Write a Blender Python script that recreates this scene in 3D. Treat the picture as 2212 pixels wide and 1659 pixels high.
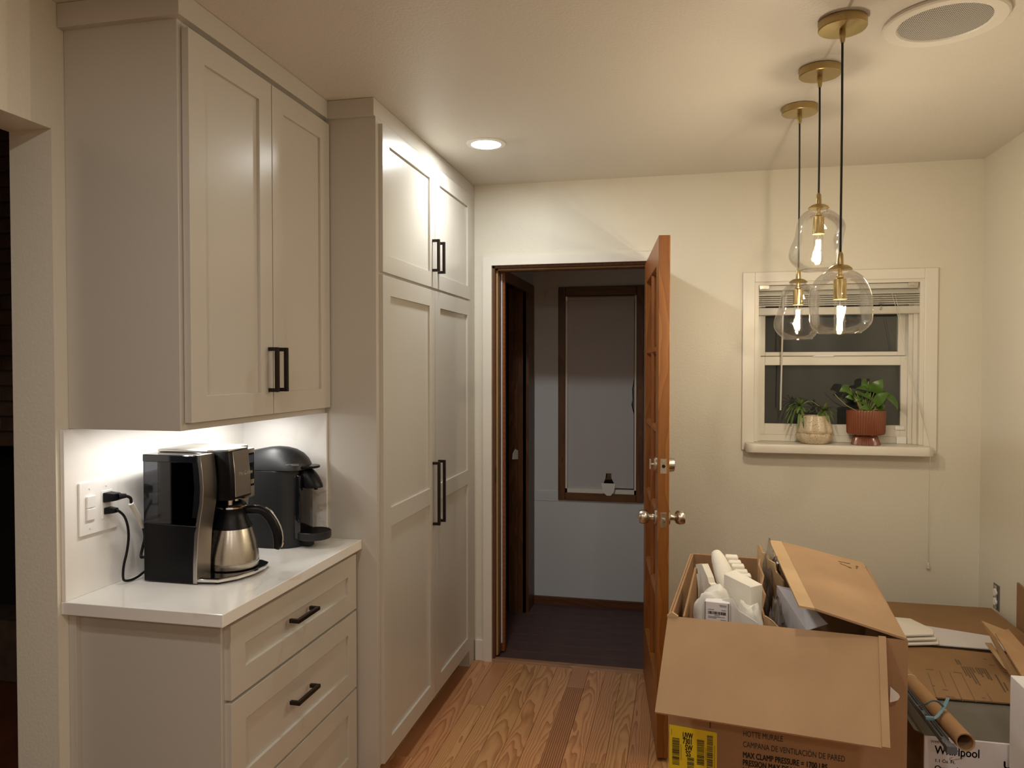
import bpy, bmesh, math, random
from mathutils import Vector, Matrix, noise
random.seed(11)
SC = bpy.context.scene
for o in list(bpy.data.objects):
    bpy.data.objects.remove(o)

# ------------------------------------------------------------------ camera, world, lights, exposure
FPX = 1630.04
CAM = Vector((1.5794, 0.0, 1.5376))
RIGHT = Vector((9.76155846e-01, 2.17070832e-01, 1.38622226e-04))
UP = Vector((-4.98472633e-03, 2.17776017e-02, 9.99750413e-01))
FWD = Vector((-2.17013635e-01, 9.75912901e-01, -2.23403719e-02))
cd = bpy.data.cameras.new('camera'); cam = bpy.data.objects.new('camera', cd)
SC.collection.objects.link(cam)
cd.sensor_fit = 'HORIZONTAL'; cd.sensor_width = 36.0; cd.lens = FPX / 2212 * 36.0
cd.clip_start = 0.02; cd.clip_end = 60
cam.matrix_world = Matrix(((RIGHT.x, UP.x, -FWD.x, CAM.x), (RIGHT.y, UP.y, -FWD.y, CAM.y), (RIGHT.z, UP.z, -FWD.z, CAM.z), (0, 0, 0, 1)))
SC.camera = cam

w = bpy.data.worlds.new('night'); SC.world = w; w.use_nodes = True
w.node_tree.nodes['Background'].inputs[0].default_value = (0.20, 0.26, 0.38, 1)
w.node_tree.nodes['Background'].inputs[1].default_value = 0.012

vs = SC.view_settings
vs.view_transform = 'Standard'; vs.look = 'None'; vs.gamma = 1; vs.exposure = 0.0
try: vs.use_curve_mapping = False
except Exception: pass
SC.display_settings.display_device = 'sRGB'
SC.cycles.transparent_max_bounces = 40
SC.cycles.max_bounces = 10
SC.cycles.diffuse_bounces = 5
SC.cycles.glossy_bounces = 5
SC.cycles.transmission_bounces = 8
SC.cycles.sample_clamp_indirect = 4.0
SC.cycles.blur_glossy = 0.6
SC.cycles.caustics_reflective = False
SC.cycles.caustics_refractive = False
SC.cycles.use_denoising = True

P_CAN, P_REAR_FILL, P_PENDANT, P_UNDER = 8.6, 9.2, 15.0, 2.3
C_CAN, C_REAR_FILL, C_PENDANT, C_UNDER = (0.97, 1.0, 0.97), (1.0, 0.925, 0.83), (1.0, 0.855, 0.64), (1.0, 0.97, 0.91)

def add_light(name, kind, loc, power, color, size=0.1, rot=(0, 0, 0), shape='DISK', size_y=None, spread=None):
    ld = bpy.data.lights.new(name, kind); lo = bpy.data.objects.new(name, ld)
    SC.collection.objects.link(lo); lo.location = loc; lo.rotation_euler = rot
    ld.energy = power; ld.color = color
    if kind == 'AREA':
        ld.shape = shape; ld.size = size
        if size_y: ld.size_y = size_y
        if spread: ld.spread = spread
    else:
        ld.shadow_soft_size = size
    return lo

HC = 2.479          # ceiling
YB = 3.807          # back wall
XR = 2.917          # right wall
YHALL = 4.815
CANS = [(0.778, 3.10), (0.85, 0.55), (2.15, 0.15), (0.85, -1.5), (2.15, -1.6)]  # first is the visible downlight; the other four are unseen, added for fill
for i, (x, y) in enumerate(CANS):
    add_light('downlight_lamp', 'AREA', (x, y, HC - 0.012), P_CAN if i == 0 else P_REAR_FILL, C_CAN if i == 0 else C_REAR_FILL, 0.12)
add_light('under_cabinet_lamp', 'AREA', (0.16, 2.06, 1.376), P_UNDER, C_UNDER, 0.66, (0, 0, math.pi / 2), 'RECTANGLE', 0.012)

# ------------------------------------------------------------------ materials
def s2l(c):
    return tuple((v / 12.92 if v <= 0.04045 else ((v + 0.055) / 1.055) ** 2.4) for v in c)

def new_mat(name):
    m = bpy.data.materials.new(name); m.use_nodes = True
    nt = m.node_tree
    return m, nt, nt.nodes['Principled BSDF']

def N(nt, typ, **kw):
    n = nt.nodes.new(typ)
    for k, v in kw.items():
        if k.startswith('_'): setattr(n, k[1:], v)
        else: n.inputs[k].default_value = v
    return n

def coords(nt, scale=(1, 1, 1), rand=False):
    tc = N(nt, 'ShaderNodeTexCoord'); mp = N(nt, 'ShaderNodeMapping')
    mp.inputs['Scale'].default_value = scale
    nt.links.new(tc.outputs['Object'], mp.inputs['Vector'])
    if rand:
        oi = N(nt, 'ShaderNodeObjectInfo'); mu = N(nt, 'ShaderNodeMath', _operation='MULTIPLY'); mu.inputs[1].default_value = 37.0
        nt.links.new(oi.outputs['Random'], mu.inputs[0]); cb = N(nt, 'ShaderNodeCombineXYZ')
        for k in range(3): nt.links.new(mu.outputs[0], cb.inputs[k])
        nt.links.new(cb.outputs[0], mp.inputs['Location'])
    return mp.outputs[0]

def plain(name, col, rough=0.5, metal=0.0, bump=0.0, bscale=60.0, mottle=0.0, mscale=3.0, spec=0.5, stretch=(1, 1, 1), coat=0.0):
    m, nt, b = new_mat(name)
    b.inputs['Base Color'].default_value = (*col, 1); b.inputs['Roughness'].default_value = rough
    b.inputs['Metallic'].default_value = metal; b.inputs['Specular IOR Level'].default_value = spec
    b.inputs['Coat Weight'].default_value = coat
    co = coords(nt, stretch)
    if bump:
        n = N(nt, 'ShaderNodeTexNoise', Scale=bscale, Detail=3.0); nt.links.new(co, n.inputs['Vector'])
        bp = N(nt, 'ShaderNodeBump', Strength=bump, Distance=0.002)
        nt.links.new(n.outputs['Fac'], bp.inputs['Height']); nt.links.new(bp.outputs[0], b.inputs['Normal'])
    if mottle:
        n = N(nt, 'ShaderNodeTexNoise', Scale=mscale, Detail=5.0); nt.links.new(co, n.inputs['Vector'])
        r = N(nt, 'ShaderNodeValToRGB')
        r.color_ramp.elements[0].position = 0.3; r.color_ramp.elements[1].position = 0.7
        r.color_ramp.elements[0].color = (*[c * (1 - mottle) for c in col], 1)
        r.color_ramp.elements[1].color = (*[min(1, c * (1 + mottle)) for c in col], 1)
        nt.links.new(n.outputs['Fac'], r.inputs[0]); nt.links.new(r.outputs[0], b.inputs['Base Color'])
    return m

def brushed(name, col, rough, stretch):
    m, nt, b = new_mat(name)
    b.inputs['Base Color'].default_value = (*col, 1); b.inputs['Metallic'].default_value = 1.0
    co = coords(nt, stretch)
    n = N(nt, 'ShaderNodeTexNoise', Scale=30.0, Detail=4.0); nt.links.new(co, n.inputs['Vector'])
    mr = N(nt, 'ShaderNodeMapRange'); mr.inputs['To Min'].default_value = rough * 0.8; mr.inputs['To Max'].default_value = rough * 1.3
    nt.links.new(n.outputs['Fac'], mr.inputs['Value']); nt.links.new(mr.outputs[0], b.inputs['Roughness'])
    bp = N(nt, 'ShaderNodeBump', Strength=0.06, Distance=0.001)
    nt.links.new(n.outputs['Fac'], bp.inputs['Height']); nt.links.new(bp.outputs[0], b.inputs['Normal'])
    return m

def wood(name, light, dark, rough=0.4, ring=(1, 0.05, 1), scale=14.0, tilt=0.05, axis='Y', vary=0.25, dist=2.2, fine=0.5, coat=0.0, bump=0.08, lo=0.2, hi=0.8, straight=False, wamp=0.16):
    """growth rings cut by a board that runs along `axis`; every object gets its own offset and tone"""
    m, nt, b = new_mat(name); L = nt.links
    b.inputs['Roughness'].default_value = rough; b.inputs['Coat Weight'].default_value = coat; b.inputs['Coat Roughness'].default_value = 0.25
    tc = N(nt, 'ShaderNodeTexCoord'); oi = N(nt, 'ShaderNodeObjectInfo')
    sep = N(nt, 'ShaderNodeSeparateXYZ'); L.new(tc.outputs['Object'], sep.inputs[0])
    a = {'X': (1, 0, 2), 'Y': (0, 1, 2), 'Z': (0, 2, 1)}[axis]
    u, l, v = (sep.outputs[k] for k in a)
    def math_(op, x, y):
        n = N(nt, 'ShaderNodeMath', _operation=op)
        for k, q in enumerate((x, y)):
            if isinstance(q, (int, float)): n.inputs[k].default_value = q
            else: L.new(q, n.inputs[k])
        return n.outputs[0]
    r1 = math_('MULTIPLY', oi.outputs['Random'], 0.11); r2 = math_('MULTIPLY', math_('FRACT', math_('MULTIPLY', oi.outputs['Random'], 17.3), 0), 0.10)
    l2 = math_('ADD', l, math_('MULTIPLY', oi.outputs['Random'], 9.0))
    warp = N(nt, 'ShaderNodeTexNoise', Scale=2.2, Detail=2.0)
    wc = N(nt, 'ShaderNodeCombineXYZ'); L.new(math_('MULTIPLY', u, 5.0), wc.inputs[0]); L.new(l2, wc.inputs[1]); L.new(r1, wc.inputs[2])
    L.new(wc.outputs[0], warp.inputs['Vector'])
    wv = math_('MULTIPLY', math_('SUBTRACT', warp.outputs['Fac'], 0.5), wamp)
    cb = N(nt, 'ShaderNodeCombineXYZ')
    L.new(math_('ADD', u, math_('SUBTRACT', r1, 0.055)), cb.inputs[0]); L.new(math_('MULTIPLY', l2, ring[1] * 0.2), cb.inputs[1])
    L.new(math_('ADD', math_('ADD', math_('ADD', v, r2), math_('MULTIPLY', l, tilt)), wv), cb.inputs[2])
    wave = N(nt, 'ShaderNodeTexWave', Scale=scale, Distortion=dist, Detail=2.0)
    wave.inputs['Detail Scale'].default_value = 1.2
    wave.wave_profile = 'SAW'
    if straight: wave.wave_type = 'BANDS'; wave.bands_direction = 'X'
    else: wave.wave_type = 'RINGS'; wave.rings_direction = 'Y'
    L.new(cb.outputs[0], wave.inputs['Vector'])
    fc = N(nt, 'ShaderNodeCombineXYZ'); L.new(math_('MULTIPLY', u, 260.0), fc.inputs[0]); L.new(math_('MULTIPLY', l2, 6.0), fc.inputs[1]); L.new(math_('MULTIPLY', v, 260.0), fc.inputs[2])
    fn = N(nt, 'ShaderNodeTexNoise', Scale=1.0, Detail=3.0); L.new(fc.outputs[0], fn.inputs['Vector'])
    fac = math_('ADD', math_('MULTIPLY', wave.outputs['Fac'], 1 - fine), math_('MULTIPLY', fn.outputs['Fac'], fine))
    rp = N(nt, 'ShaderNodeValToRGB'); rp.color_ramp.elements[0].position = lo; rp.color_ramp.elements[1].position = hi
    rp.color_ramp.elements[0].color = (*light, 1); rp.color_ramp.elements[1].color = (*dark, 1)
    L.new(fac, rp.inputs[0])
    hs = N(nt, 'ShaderNodeHueSaturation')
    L.new(rp.outputs[0], hs.inputs['Color'])
    q = math_('FRACT', math_('MULTIPLY', oi.outputs['Random'], 5.77), 0)
    L.new(math_('ADD', math_('MULTIPLY', q, 2 * vary), 1 - vary), hs.inputs['Value'])
    q2 = math_('FRACT', math_('MULTIPLY', oi.outputs['Random'], 3.31), 0)
    L.new(math_('ADD', math_('MULTIPLY', q2, 0.012), 0.495), hs.inputs['Hue'])
    L.new(hs.outputs[0], b.inputs['Base Color'])
    bp = N(nt, 'ShaderNodeBump', Strength=bump, Distance=0.001); L.new(fn.outputs['Fac'], bp.inputs['Height']); L.new(bp.outputs[0], b.inputs['Normal'])
    return m

def thin_glass(name, tint=(1, 1, 1), rough=0.02, ior=1.45, boost=1.0, most=1.0):
    m, nt, b = new_mat(name); nt.nodes.remove(b); L = nt.links
    out = nt.nodes['Material Output']
    tr = N(nt, 'ShaderNodeBsdfTransparent'); tr.inputs[0].default_value = (*tint, 1)
    gl = N(nt, 'ShaderNodeBsdfGlossy'); gl.inputs['Roughness'].default_value = rough
    fr = N(nt, 'ShaderNodeFresnel'); fr.inputs['IOR'].default_value = ior
    mu = N(nt, 'ShaderNodeMath', _operation='MULTIPLY', _use_clamp=True); mu.inputs[1].default_value = boost
    L.new(fr.outputs[0], mu.inputs[0])
    mn = N(nt, 'ShaderNodeMath', _operation='MINIMUM'); mn.inputs[1].default_value = most; L.new(mu.outputs[0], mn.inputs[0]); mu = mn
    mx = N(nt, 'ShaderNodeMixShader'); L.new(mu.outputs[0], mx.inputs[0]); L.new(tr.outputs[0], mx.inputs[1]); L.new(gl.outputs[0], mx.inputs[2])
    L.new(mx.outputs[0], out.inputs[0])
    return m

def emitter(name, col, strength):
    m, nt, b = new_mat(name)
    b.inputs['Base Color'].default_value = (*col, 1); b.inputs['Emission Color'].default_value = (*col, 1); b.inputs['Emission Strength'].default_value = strength
    return m

def quartz():
    m, nt, b = new_mat('quartz'); L = nt.links
    b.inputs['Roughness'].default_value = 0.16
    co = coords(nt, (1, 1, 1))
    n = N(nt, 'ShaderNodeTexNoise', Scale=1.6, Detail=6.0, Distortion=1.4); L.new(co, n.inputs['Vector'])
    a = N(nt, 'ShaderNodeMath', _operation='SUBTRACT'); a.inputs[1].default_value = 0.5; L.new(n.outputs['Fac'], a.inputs[0])
    ab = N(nt, 'ShaderNodeMath', _operation='ABSOLUTE'); L.new(a.outputs[0], ab.inputs[0])
    r = N(nt, 'ShaderNodeValToRGB'); r.color_ramp.elements[0].position = 0.0; r.color_ramp.elements[1].position = 0.012
    r.color_ramp.elements[0].color = (0.66, 0.61, 0.55, 1); r.color_ramp.elements[1].color = (0.80, 0.785, 0.76, 1)
    L.new(ab.outputs[0], r.inputs[0])
    n2 = N(nt, 'ShaderNodeTexNoise', Scale=3.0, Detail=2.0); L.new(co, n2.inputs['Vector'])
    mr = N(nt, 'ShaderNodeMapRange'); mr.inputs['From Min'].default_value = 0.52; mr.inputs['From Max'].default_value = 0.68; L.new(n2.outputs['Fac'], mr.inputs['Value'])
    mx = N(nt, 'ShaderNodeMix', _data_type='RGBA'); mx.inputs[6].default_value = (0.80, 0.785, 0.76, 1)
    L.new(mr.outputs[0], mx.inputs[0]); L.new(r.outputs[0], mx.inputs[7]); L.new(mx.outputs[2], b.inputs['Base Color'])
    return m

def cardboard(name, col, flute=(0, 1, 0)):
    m, nt, b = new_mat(name); L = nt.links
    b.inputs['Roughness'].default_value = 0.8; b.inputs['Specular IOR Level'].default_value = 0.25
    co = coords(nt, (1, 1, 1))
    n = N(nt, 'ShaderNodeTexNoise', Scale=5.0, Detail=8.0); L.new(co, n.inputs['Vector'])
    r = N(nt, 'ShaderNodeValToRGB'); r.color_ramp.elements[0].position = 0.3; r.color_ramp.elements[1].position = 0.75
    r.color_ramp.elements[0].color = (*[c * 0.88 for c in col], 1); r.color_ramp.elements[1].color = (*[c * 1.1 for c in col], 1)
    L.new(n.outputs['Fac'], r.inputs[0]); L.new(r.outputs[0], b.inputs['Base Color'])
    d = N(nt, 'ShaderNodeVectorMath', _operation='DOT_PRODUCT'); d.inputs[1].default_value = flute; L.new(co, d.inputs[0])
    mu = N(nt, 'ShaderNodeMath', _operation='MULTIPLY'); mu.inputs[1].default_value = 2 * math.pi / 0.0075; L.new(d.outputs['Value'], mu.inputs[0])
    si = N(nt, 'ShaderNodeMath', _operation='SINE'); L.new(mu.outputs[0], si.inputs[0])
    bp = N(nt, 'ShaderNodeBump', Strength=0.05, Distance=0.001); L.new(si.outputs[0], bp.inputs['Height']); L.new(bp.outputs[0], b.inputs['Normal'])
    return m

def speckled():
    m, nt, b = new_mat('speckled_ceramic'); L = nt.links
    b.inputs['Roughness'].default_value = 0.35
    co = coords(nt)
    v = N(nt, 'ShaderNodeTexNoise', Scale=220.0, Detail=2.0); L.new(co, v.inputs['Vector'])
    r = N(nt, 'ShaderNodeValToRGB'); r.color_ramp.elements[0].position = 0.60; r.color_ramp.elements[1].position = 0.68
    r.color_ramp.elements[0].color = (0.62, 0.52, 0.38, 1); r.color_ramp.elements[1].color = (0.13, 0.08, 0.045, 1)
    L.new(v.outputs['Fac'], r.inputs[0]); L.new(r.outputs[0], b.inputs['Base Color'])
    return m

def grille_mat():
    m, nt, b = new_mat('perforated_metal'); L = nt.links
    b.inputs['Roughness'].default_value = 0.5
    co = coords(nt, (210, 210, 0))
    v = N(nt, 'ShaderNodeTexVoronoi', Scale=1.0, Randomness=0.0); L.new(co, v.inputs['Vector'])
    r = N(nt, 'ShaderNodeValToRGB'); r.color_ramp.interpolation = 'LINEAR'
    r.color_ramp.elements[0].position = 0.40; r.color_ramp.elements[1].position = 0.47
    r.color_ramp.elements[0].color = (0.05, 0.045, 0.04, 1); r.color_ramp.elements[1].color = (0.68, 0.66, 0.62, 1)
    L.new(v.outputs['Distance'], r.inputs[0]); L.new(r.outputs[0], b.inputs['Base Color'])
    return m

def film():
    m, nt, b = new_mat('clear_film'); nt.nodes.remove(b); L = nt.links
    tr = N(nt, 'ShaderNodeBsdfTransparent'); tr.inputs[0].default_value = (0.86, 0.85, 0.83, 1)
    gl = N(nt, 'ShaderNodeBsdfGlossy'); gl.inputs['Roughness'].default_value = 0.15
    df = N(nt, 'ShaderNodeBsdfDiffuse'); df.inputs[0].default_value = (0.7, 0.69, 0.66, 1)
    m0 = N(nt, 'ShaderNodeMixShader'); m0.inputs[0].default_value = 0.12; L.new(tr.outputs[0], m0.inputs[1]); L.new(df.outputs[0], m0.inputs[2])
    fr = N(nt, 'ShaderNodeFresnel'); fr.inputs['IOR'].default_value = 1.4
    mx = N(nt, 'ShaderNodeMixShader'); L.new(fr.outputs[0], mx.inputs[0]); L.new(m0.outputs[0], mx.inputs[1]); L.new(gl.outputs[0], mx.inputs[2])
    L.new(mx.outputs[0], nt.nodes['Material Output'].inputs[0])
    return m

M = dict(
    wall=plain('wall_paint', (0.72, 0.69, 0.60), 0.45, bump=0.4, bscale=110, spec=0.45),
    ceil=plain('ceiling_paint', (0.645, 0.61, 0.55), 0.42, bump=0.7, bscale=105, spec=0.4),
    trim=plain('trim_paint', (0.77, 0.74, 0.67), 0.35),
    cab=plain('cabinet_paint', (0.515, 0.487, 0.438), 0.26, bump=0.015, bscale=90),
    quartz=quartz(),
    pvc=plain('white_vinyl', (0.76, 0.73, 0.66), 0.35),
    white=plain('white_plastic', (0.82, 0.81, 0.80), 0.3),
    bronze=plain('dark_bronze', (0.022, 0.015, 0.012), 0.35, metal=0.6),
    black=plain('black_plastic', (0.004, 0.004, 0.005), 0.36, spec=0.2),
    gloss=plain('black_gloss', (0.006, 0.006, 0.008), 0.06, spec=0.6),
    matte=plain('charcoal_plastic', (0.014, 0.015, 0.017), 0.45, spec=0.4, bump=0.02, bscale=600),
    smoke=thin_glass('smoked_plastic', (0.30, 0.31, 0.34), 0.04, 1.45, 1.3),
    steel=brushed('brushed_steel', (0.52, 0.49, 0.45), 0.30, (1, 1, 18)),
    steel_round=brushed('spun_steel', (0.58, 0.54, 0.48), 0.24, (1, 1, 40)),
    chrome=plain('chrome', (0.75, 0.74, 0.72), 0.08, metal=1.0),
    nickel=brushed('satin_nickel', (0.60, 0.55, 0.47), 0.25, (20, 1, 1)),
    brass=brushed('brushed_brass', (0.44, 0.33, 0.15), 0.30, (1, 1, 14)),
    cord=plain('black_cloth_cord', (0.012, 0.013, 0.013), 0.7),
    glass=thin_glass('lamp_glass', (0.995, 0.995, 0.99), 0.03, 1.45, 1.3, 0.55),
    bulbglass=thin_glass('bulb_glass', (0.99, 0.98, 0.95), 0.02, 1.4, 1.0, 0.3),
    pane=thin_glass('window_glass', (0.82, 0.84, 0.84), 0.01, 1.5, 1.5),
    doorpane=thin_glass('door_glass', (0.93, 0.94, 0.93), 0.01, 1.45, 1.5),
    filament=emitter('lit_filament', (1.0, 0.80, 0.50), 120.0),
    lens=emitter('lit_diffuser', (0.97, 1.0, 0.97), 14.0),
    led=emitter('lit_led_strip', (1.0, 0.97, 0.92), 6.0),
    oak=wood('oak_floor', (0.57, 0.285, 0.125), (0.31, 0.122, 0.042), 0.36, scale=44.0, tilt=0.030, vary=0.09, dist=0.9, fine=0.30, coat=0.12, lo=0.42, hi=0.92, wamp=0.05),
    oakq=wood('oak_quartersawn', (0.48, 0.22, 0.095), (0.22, 0.075, 0.028), 0.36, scale=34.0, tilt=0.0, vary=0.02, dist=0.3, fine=0.1, coat=0.12, straight=True),
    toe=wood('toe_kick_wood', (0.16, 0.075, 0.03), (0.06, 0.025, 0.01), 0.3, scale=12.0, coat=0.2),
    fir=wood('varnished_fir', (0.33, 0.115, 0.020), (0.22, 0.066, 0.010), 0.42, scale=12.0, tilt=0.02, axis='Z', vary=0.05, dist=1.0, fine=0.45, coat=0.12),
    firx=wood('varnished_fir_rail', (0.32, 0.110, 0.020), (0.21, 0.064, 0.010), 0.42, scale=12.0, tilt=0.02, axis='Y', vary=0.05, dist=1.0, fine=0.45, coat=0.12),
    dwood=wood('dark_hall_wood', (0.17, 0.065, 0.022), (0.07, 0.024, 0.009), 0.45, scale=10.0, axis='Z', vary=0.05, fine=0.6),
    dwoodx=wood('dark_hall_wood_rail', (0.17, 0.065, 0.022), (0.07, 0.024, 0.009), 0.45, scale=10.0, axis='X', vary=0.05, fine=0.6),
    thresh=wood('threshold_wood', (0.40, 0.22, 0.10), (0.22, 0.11, 0.045), 0.4, scale=12.0, axis='X', vary=0.05),
    hfloor=plain('dark_hall_floor', (0.078, 0.040, 0.036), 0.6, bump=0.05, bscale=80, mottle=0.2, mscale=8),
    hwall=plain('hall_wall_paint', (0.63, 0.65, 0.67), 0.6, bump=0.05, bscale=90, mottle=0.04, mscale=2),
    blind=plain('grey_roller_fabric', (0.50, 0.475, 0.49), 0.75, bump=0.08, bscale=500),
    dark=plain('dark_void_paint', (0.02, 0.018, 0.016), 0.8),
    screen=plain('insect_screen', (0.085, 0.083, 0.078), 0.7, bump=0.1, bscale=900),
    brick=plain('dark_brick', (0.16, 0.10, 0.07), 0.85, bump=0.3, bscale=60, mottle=0.3, mscale=9),
    mortar=plain('mortar', (0.09, 0.075, 0.06), 0.9, bump=0.2, bscale=120),
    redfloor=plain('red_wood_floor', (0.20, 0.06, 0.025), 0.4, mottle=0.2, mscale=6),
    kraft=cardboard('kraft_board', (0.36, 0.215, 0.112), (1, 0, 0)),
    kraft_in=cardboard('kraft_board_inside', (0.34, 0.20, 0.105), (1, 0, 0)),
    kraft_flap=cardboard('kraft_board_flap', (0.385, 0.245, 0.138), (1, 0, 0)),
    kraft_edge=plain('kraft_cut_edge', (0.30, 0.18, 0.09), 0.9, bump=0.3, bscale=400),
    kraft_dark=cardboard('kraft_board_brown', (0.285, 0.168, 0.082), (0, 1, 0)),
    kraft_pale=cardboard('kraft_board_pale', (0.52, 0.355, 0.20), (0, 1, 0)),
    greyboard=plain('grey_printed_board', (0.13, 0.12, 0.105), 0.6, mottle=0.05),
    whiteboard=plain('white_printed_board', (0.74, 0.73, 0.76), 0.5),
    ink=plain('black_ink', (0.012, 0.011, 0.012), 0.6),
    brownink=plain('brown_ink', (0.11, 0.066, 0.035), 0.7),
    yellow=plain('yellow_label_paper', (0.74, 0.56, 0.012), 0.5),
    foam=plain('white_foam', (0.80, 0.76, 0.68), 0.8, bump=0.25, bscale=350),
    foamwrap=plain('white_foam_wrap', (0.74, 0.73, 0.70), 0.6, bump=0.1, bscale=200),
    paper=plain('white_paper', (0.80, 0.77, 0.72), 0.7),
    lilac=plain('pale_board', (0.66, 0.64, 0.68), 0.6),
    film=film(),
    rail=plain('blue_grey_rail', (0.12, 0.14, 0.17), 0.4, metal=0.4),
    strap=plain('blue_strap', (0.13, 0.27, 0.36), 0.45),
    terra=plain('terracotta_glaze', (0.215, 0.068, 0.033), 0.22, coat=0.3),
    ceramic=speckled(),
    soil=plain('potting_soil', (0.03, 0.02, 0.013), 0.95, bump=0.6, bscale=200),
    leaf=plain('pothos_leaf', (0.062, 0.135, 0.018), 0.35, mottle=0.3, mscale=25),
    leaf2=plain('spider_leaf', (0.11, 0.19, 0.035), 0.45, mottle=0.3, mscale=30),
    stem=plain('pale_stem', (0.32, 0.33, 0.11), 0.5),
    grille=grille_mat(),
    speaker=plain('speaker_paint', (0.70, 0.67, 0.61), 0.4),
    tag=plain('grey_tag', (0.60, 0.58, 0.54), 0.5),
    acrylic=thin_glass('clear_acrylic', (0.90, 0.90, 0.88), 0.05, 1.5, 1.6),
    slat=plain('blind_slat', (0.60, 0.58, 0.52), 0.4),
    tanstrip=plain('tan_weatherstrip', (0.42, 0.27, 0.12), 0.6),
    steelbox=plain('galvanised_box', (0.22, 0.22, 0.22), 0.5, metal=0.6),
)

# ------------------------------------------------------------------ helpers
WORLD = {}
def at(px, py, y):
    """point seen at a photograph pixel, at depth y into the room"""
    d = RIGHT * ((px - 1106) / FPX) - UP * ((py - 829.5) / FPX) + FWD
    return CAM + d * ((y - CAM.y) / d.y)
def onz(px, py, z):
    d = RIGHT * ((px - 1106) / FPX) - UP * ((py - 829.5) / FPX) + FWD
    return CAM + d * ((z - CAM.z) / d.z)
def onx(px, py, x):
    d = RIGHT * ((px - 1106) / FPX) - UP * ((py - 829.5) / FPX) + FWD
    return CAM + d * ((x - CAM.x) / d.x)

def props(o, label=None, cat=None, group=None, kind=None):
    if label: o['label'] = label
    if cat: o['category'] = cat
    if group: o['group'] = group
    if kind: o['kind'] = kind
    return o

def thing(name, label, cat, loc, rz=0.0, group=None):
    o = bpy.data.objects.new(name, None); SC.collection.objects.link(o)
    o.empty_display_size = 0.05
    o.location = loc; o.rotation_euler = (0, 0, rz)
    WORLD[o] = Matrix.Translation(Vector(loc)) @ Matrix.Rotation(rz, 4, 'Z')
    return props(o, label, cat, group)

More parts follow.
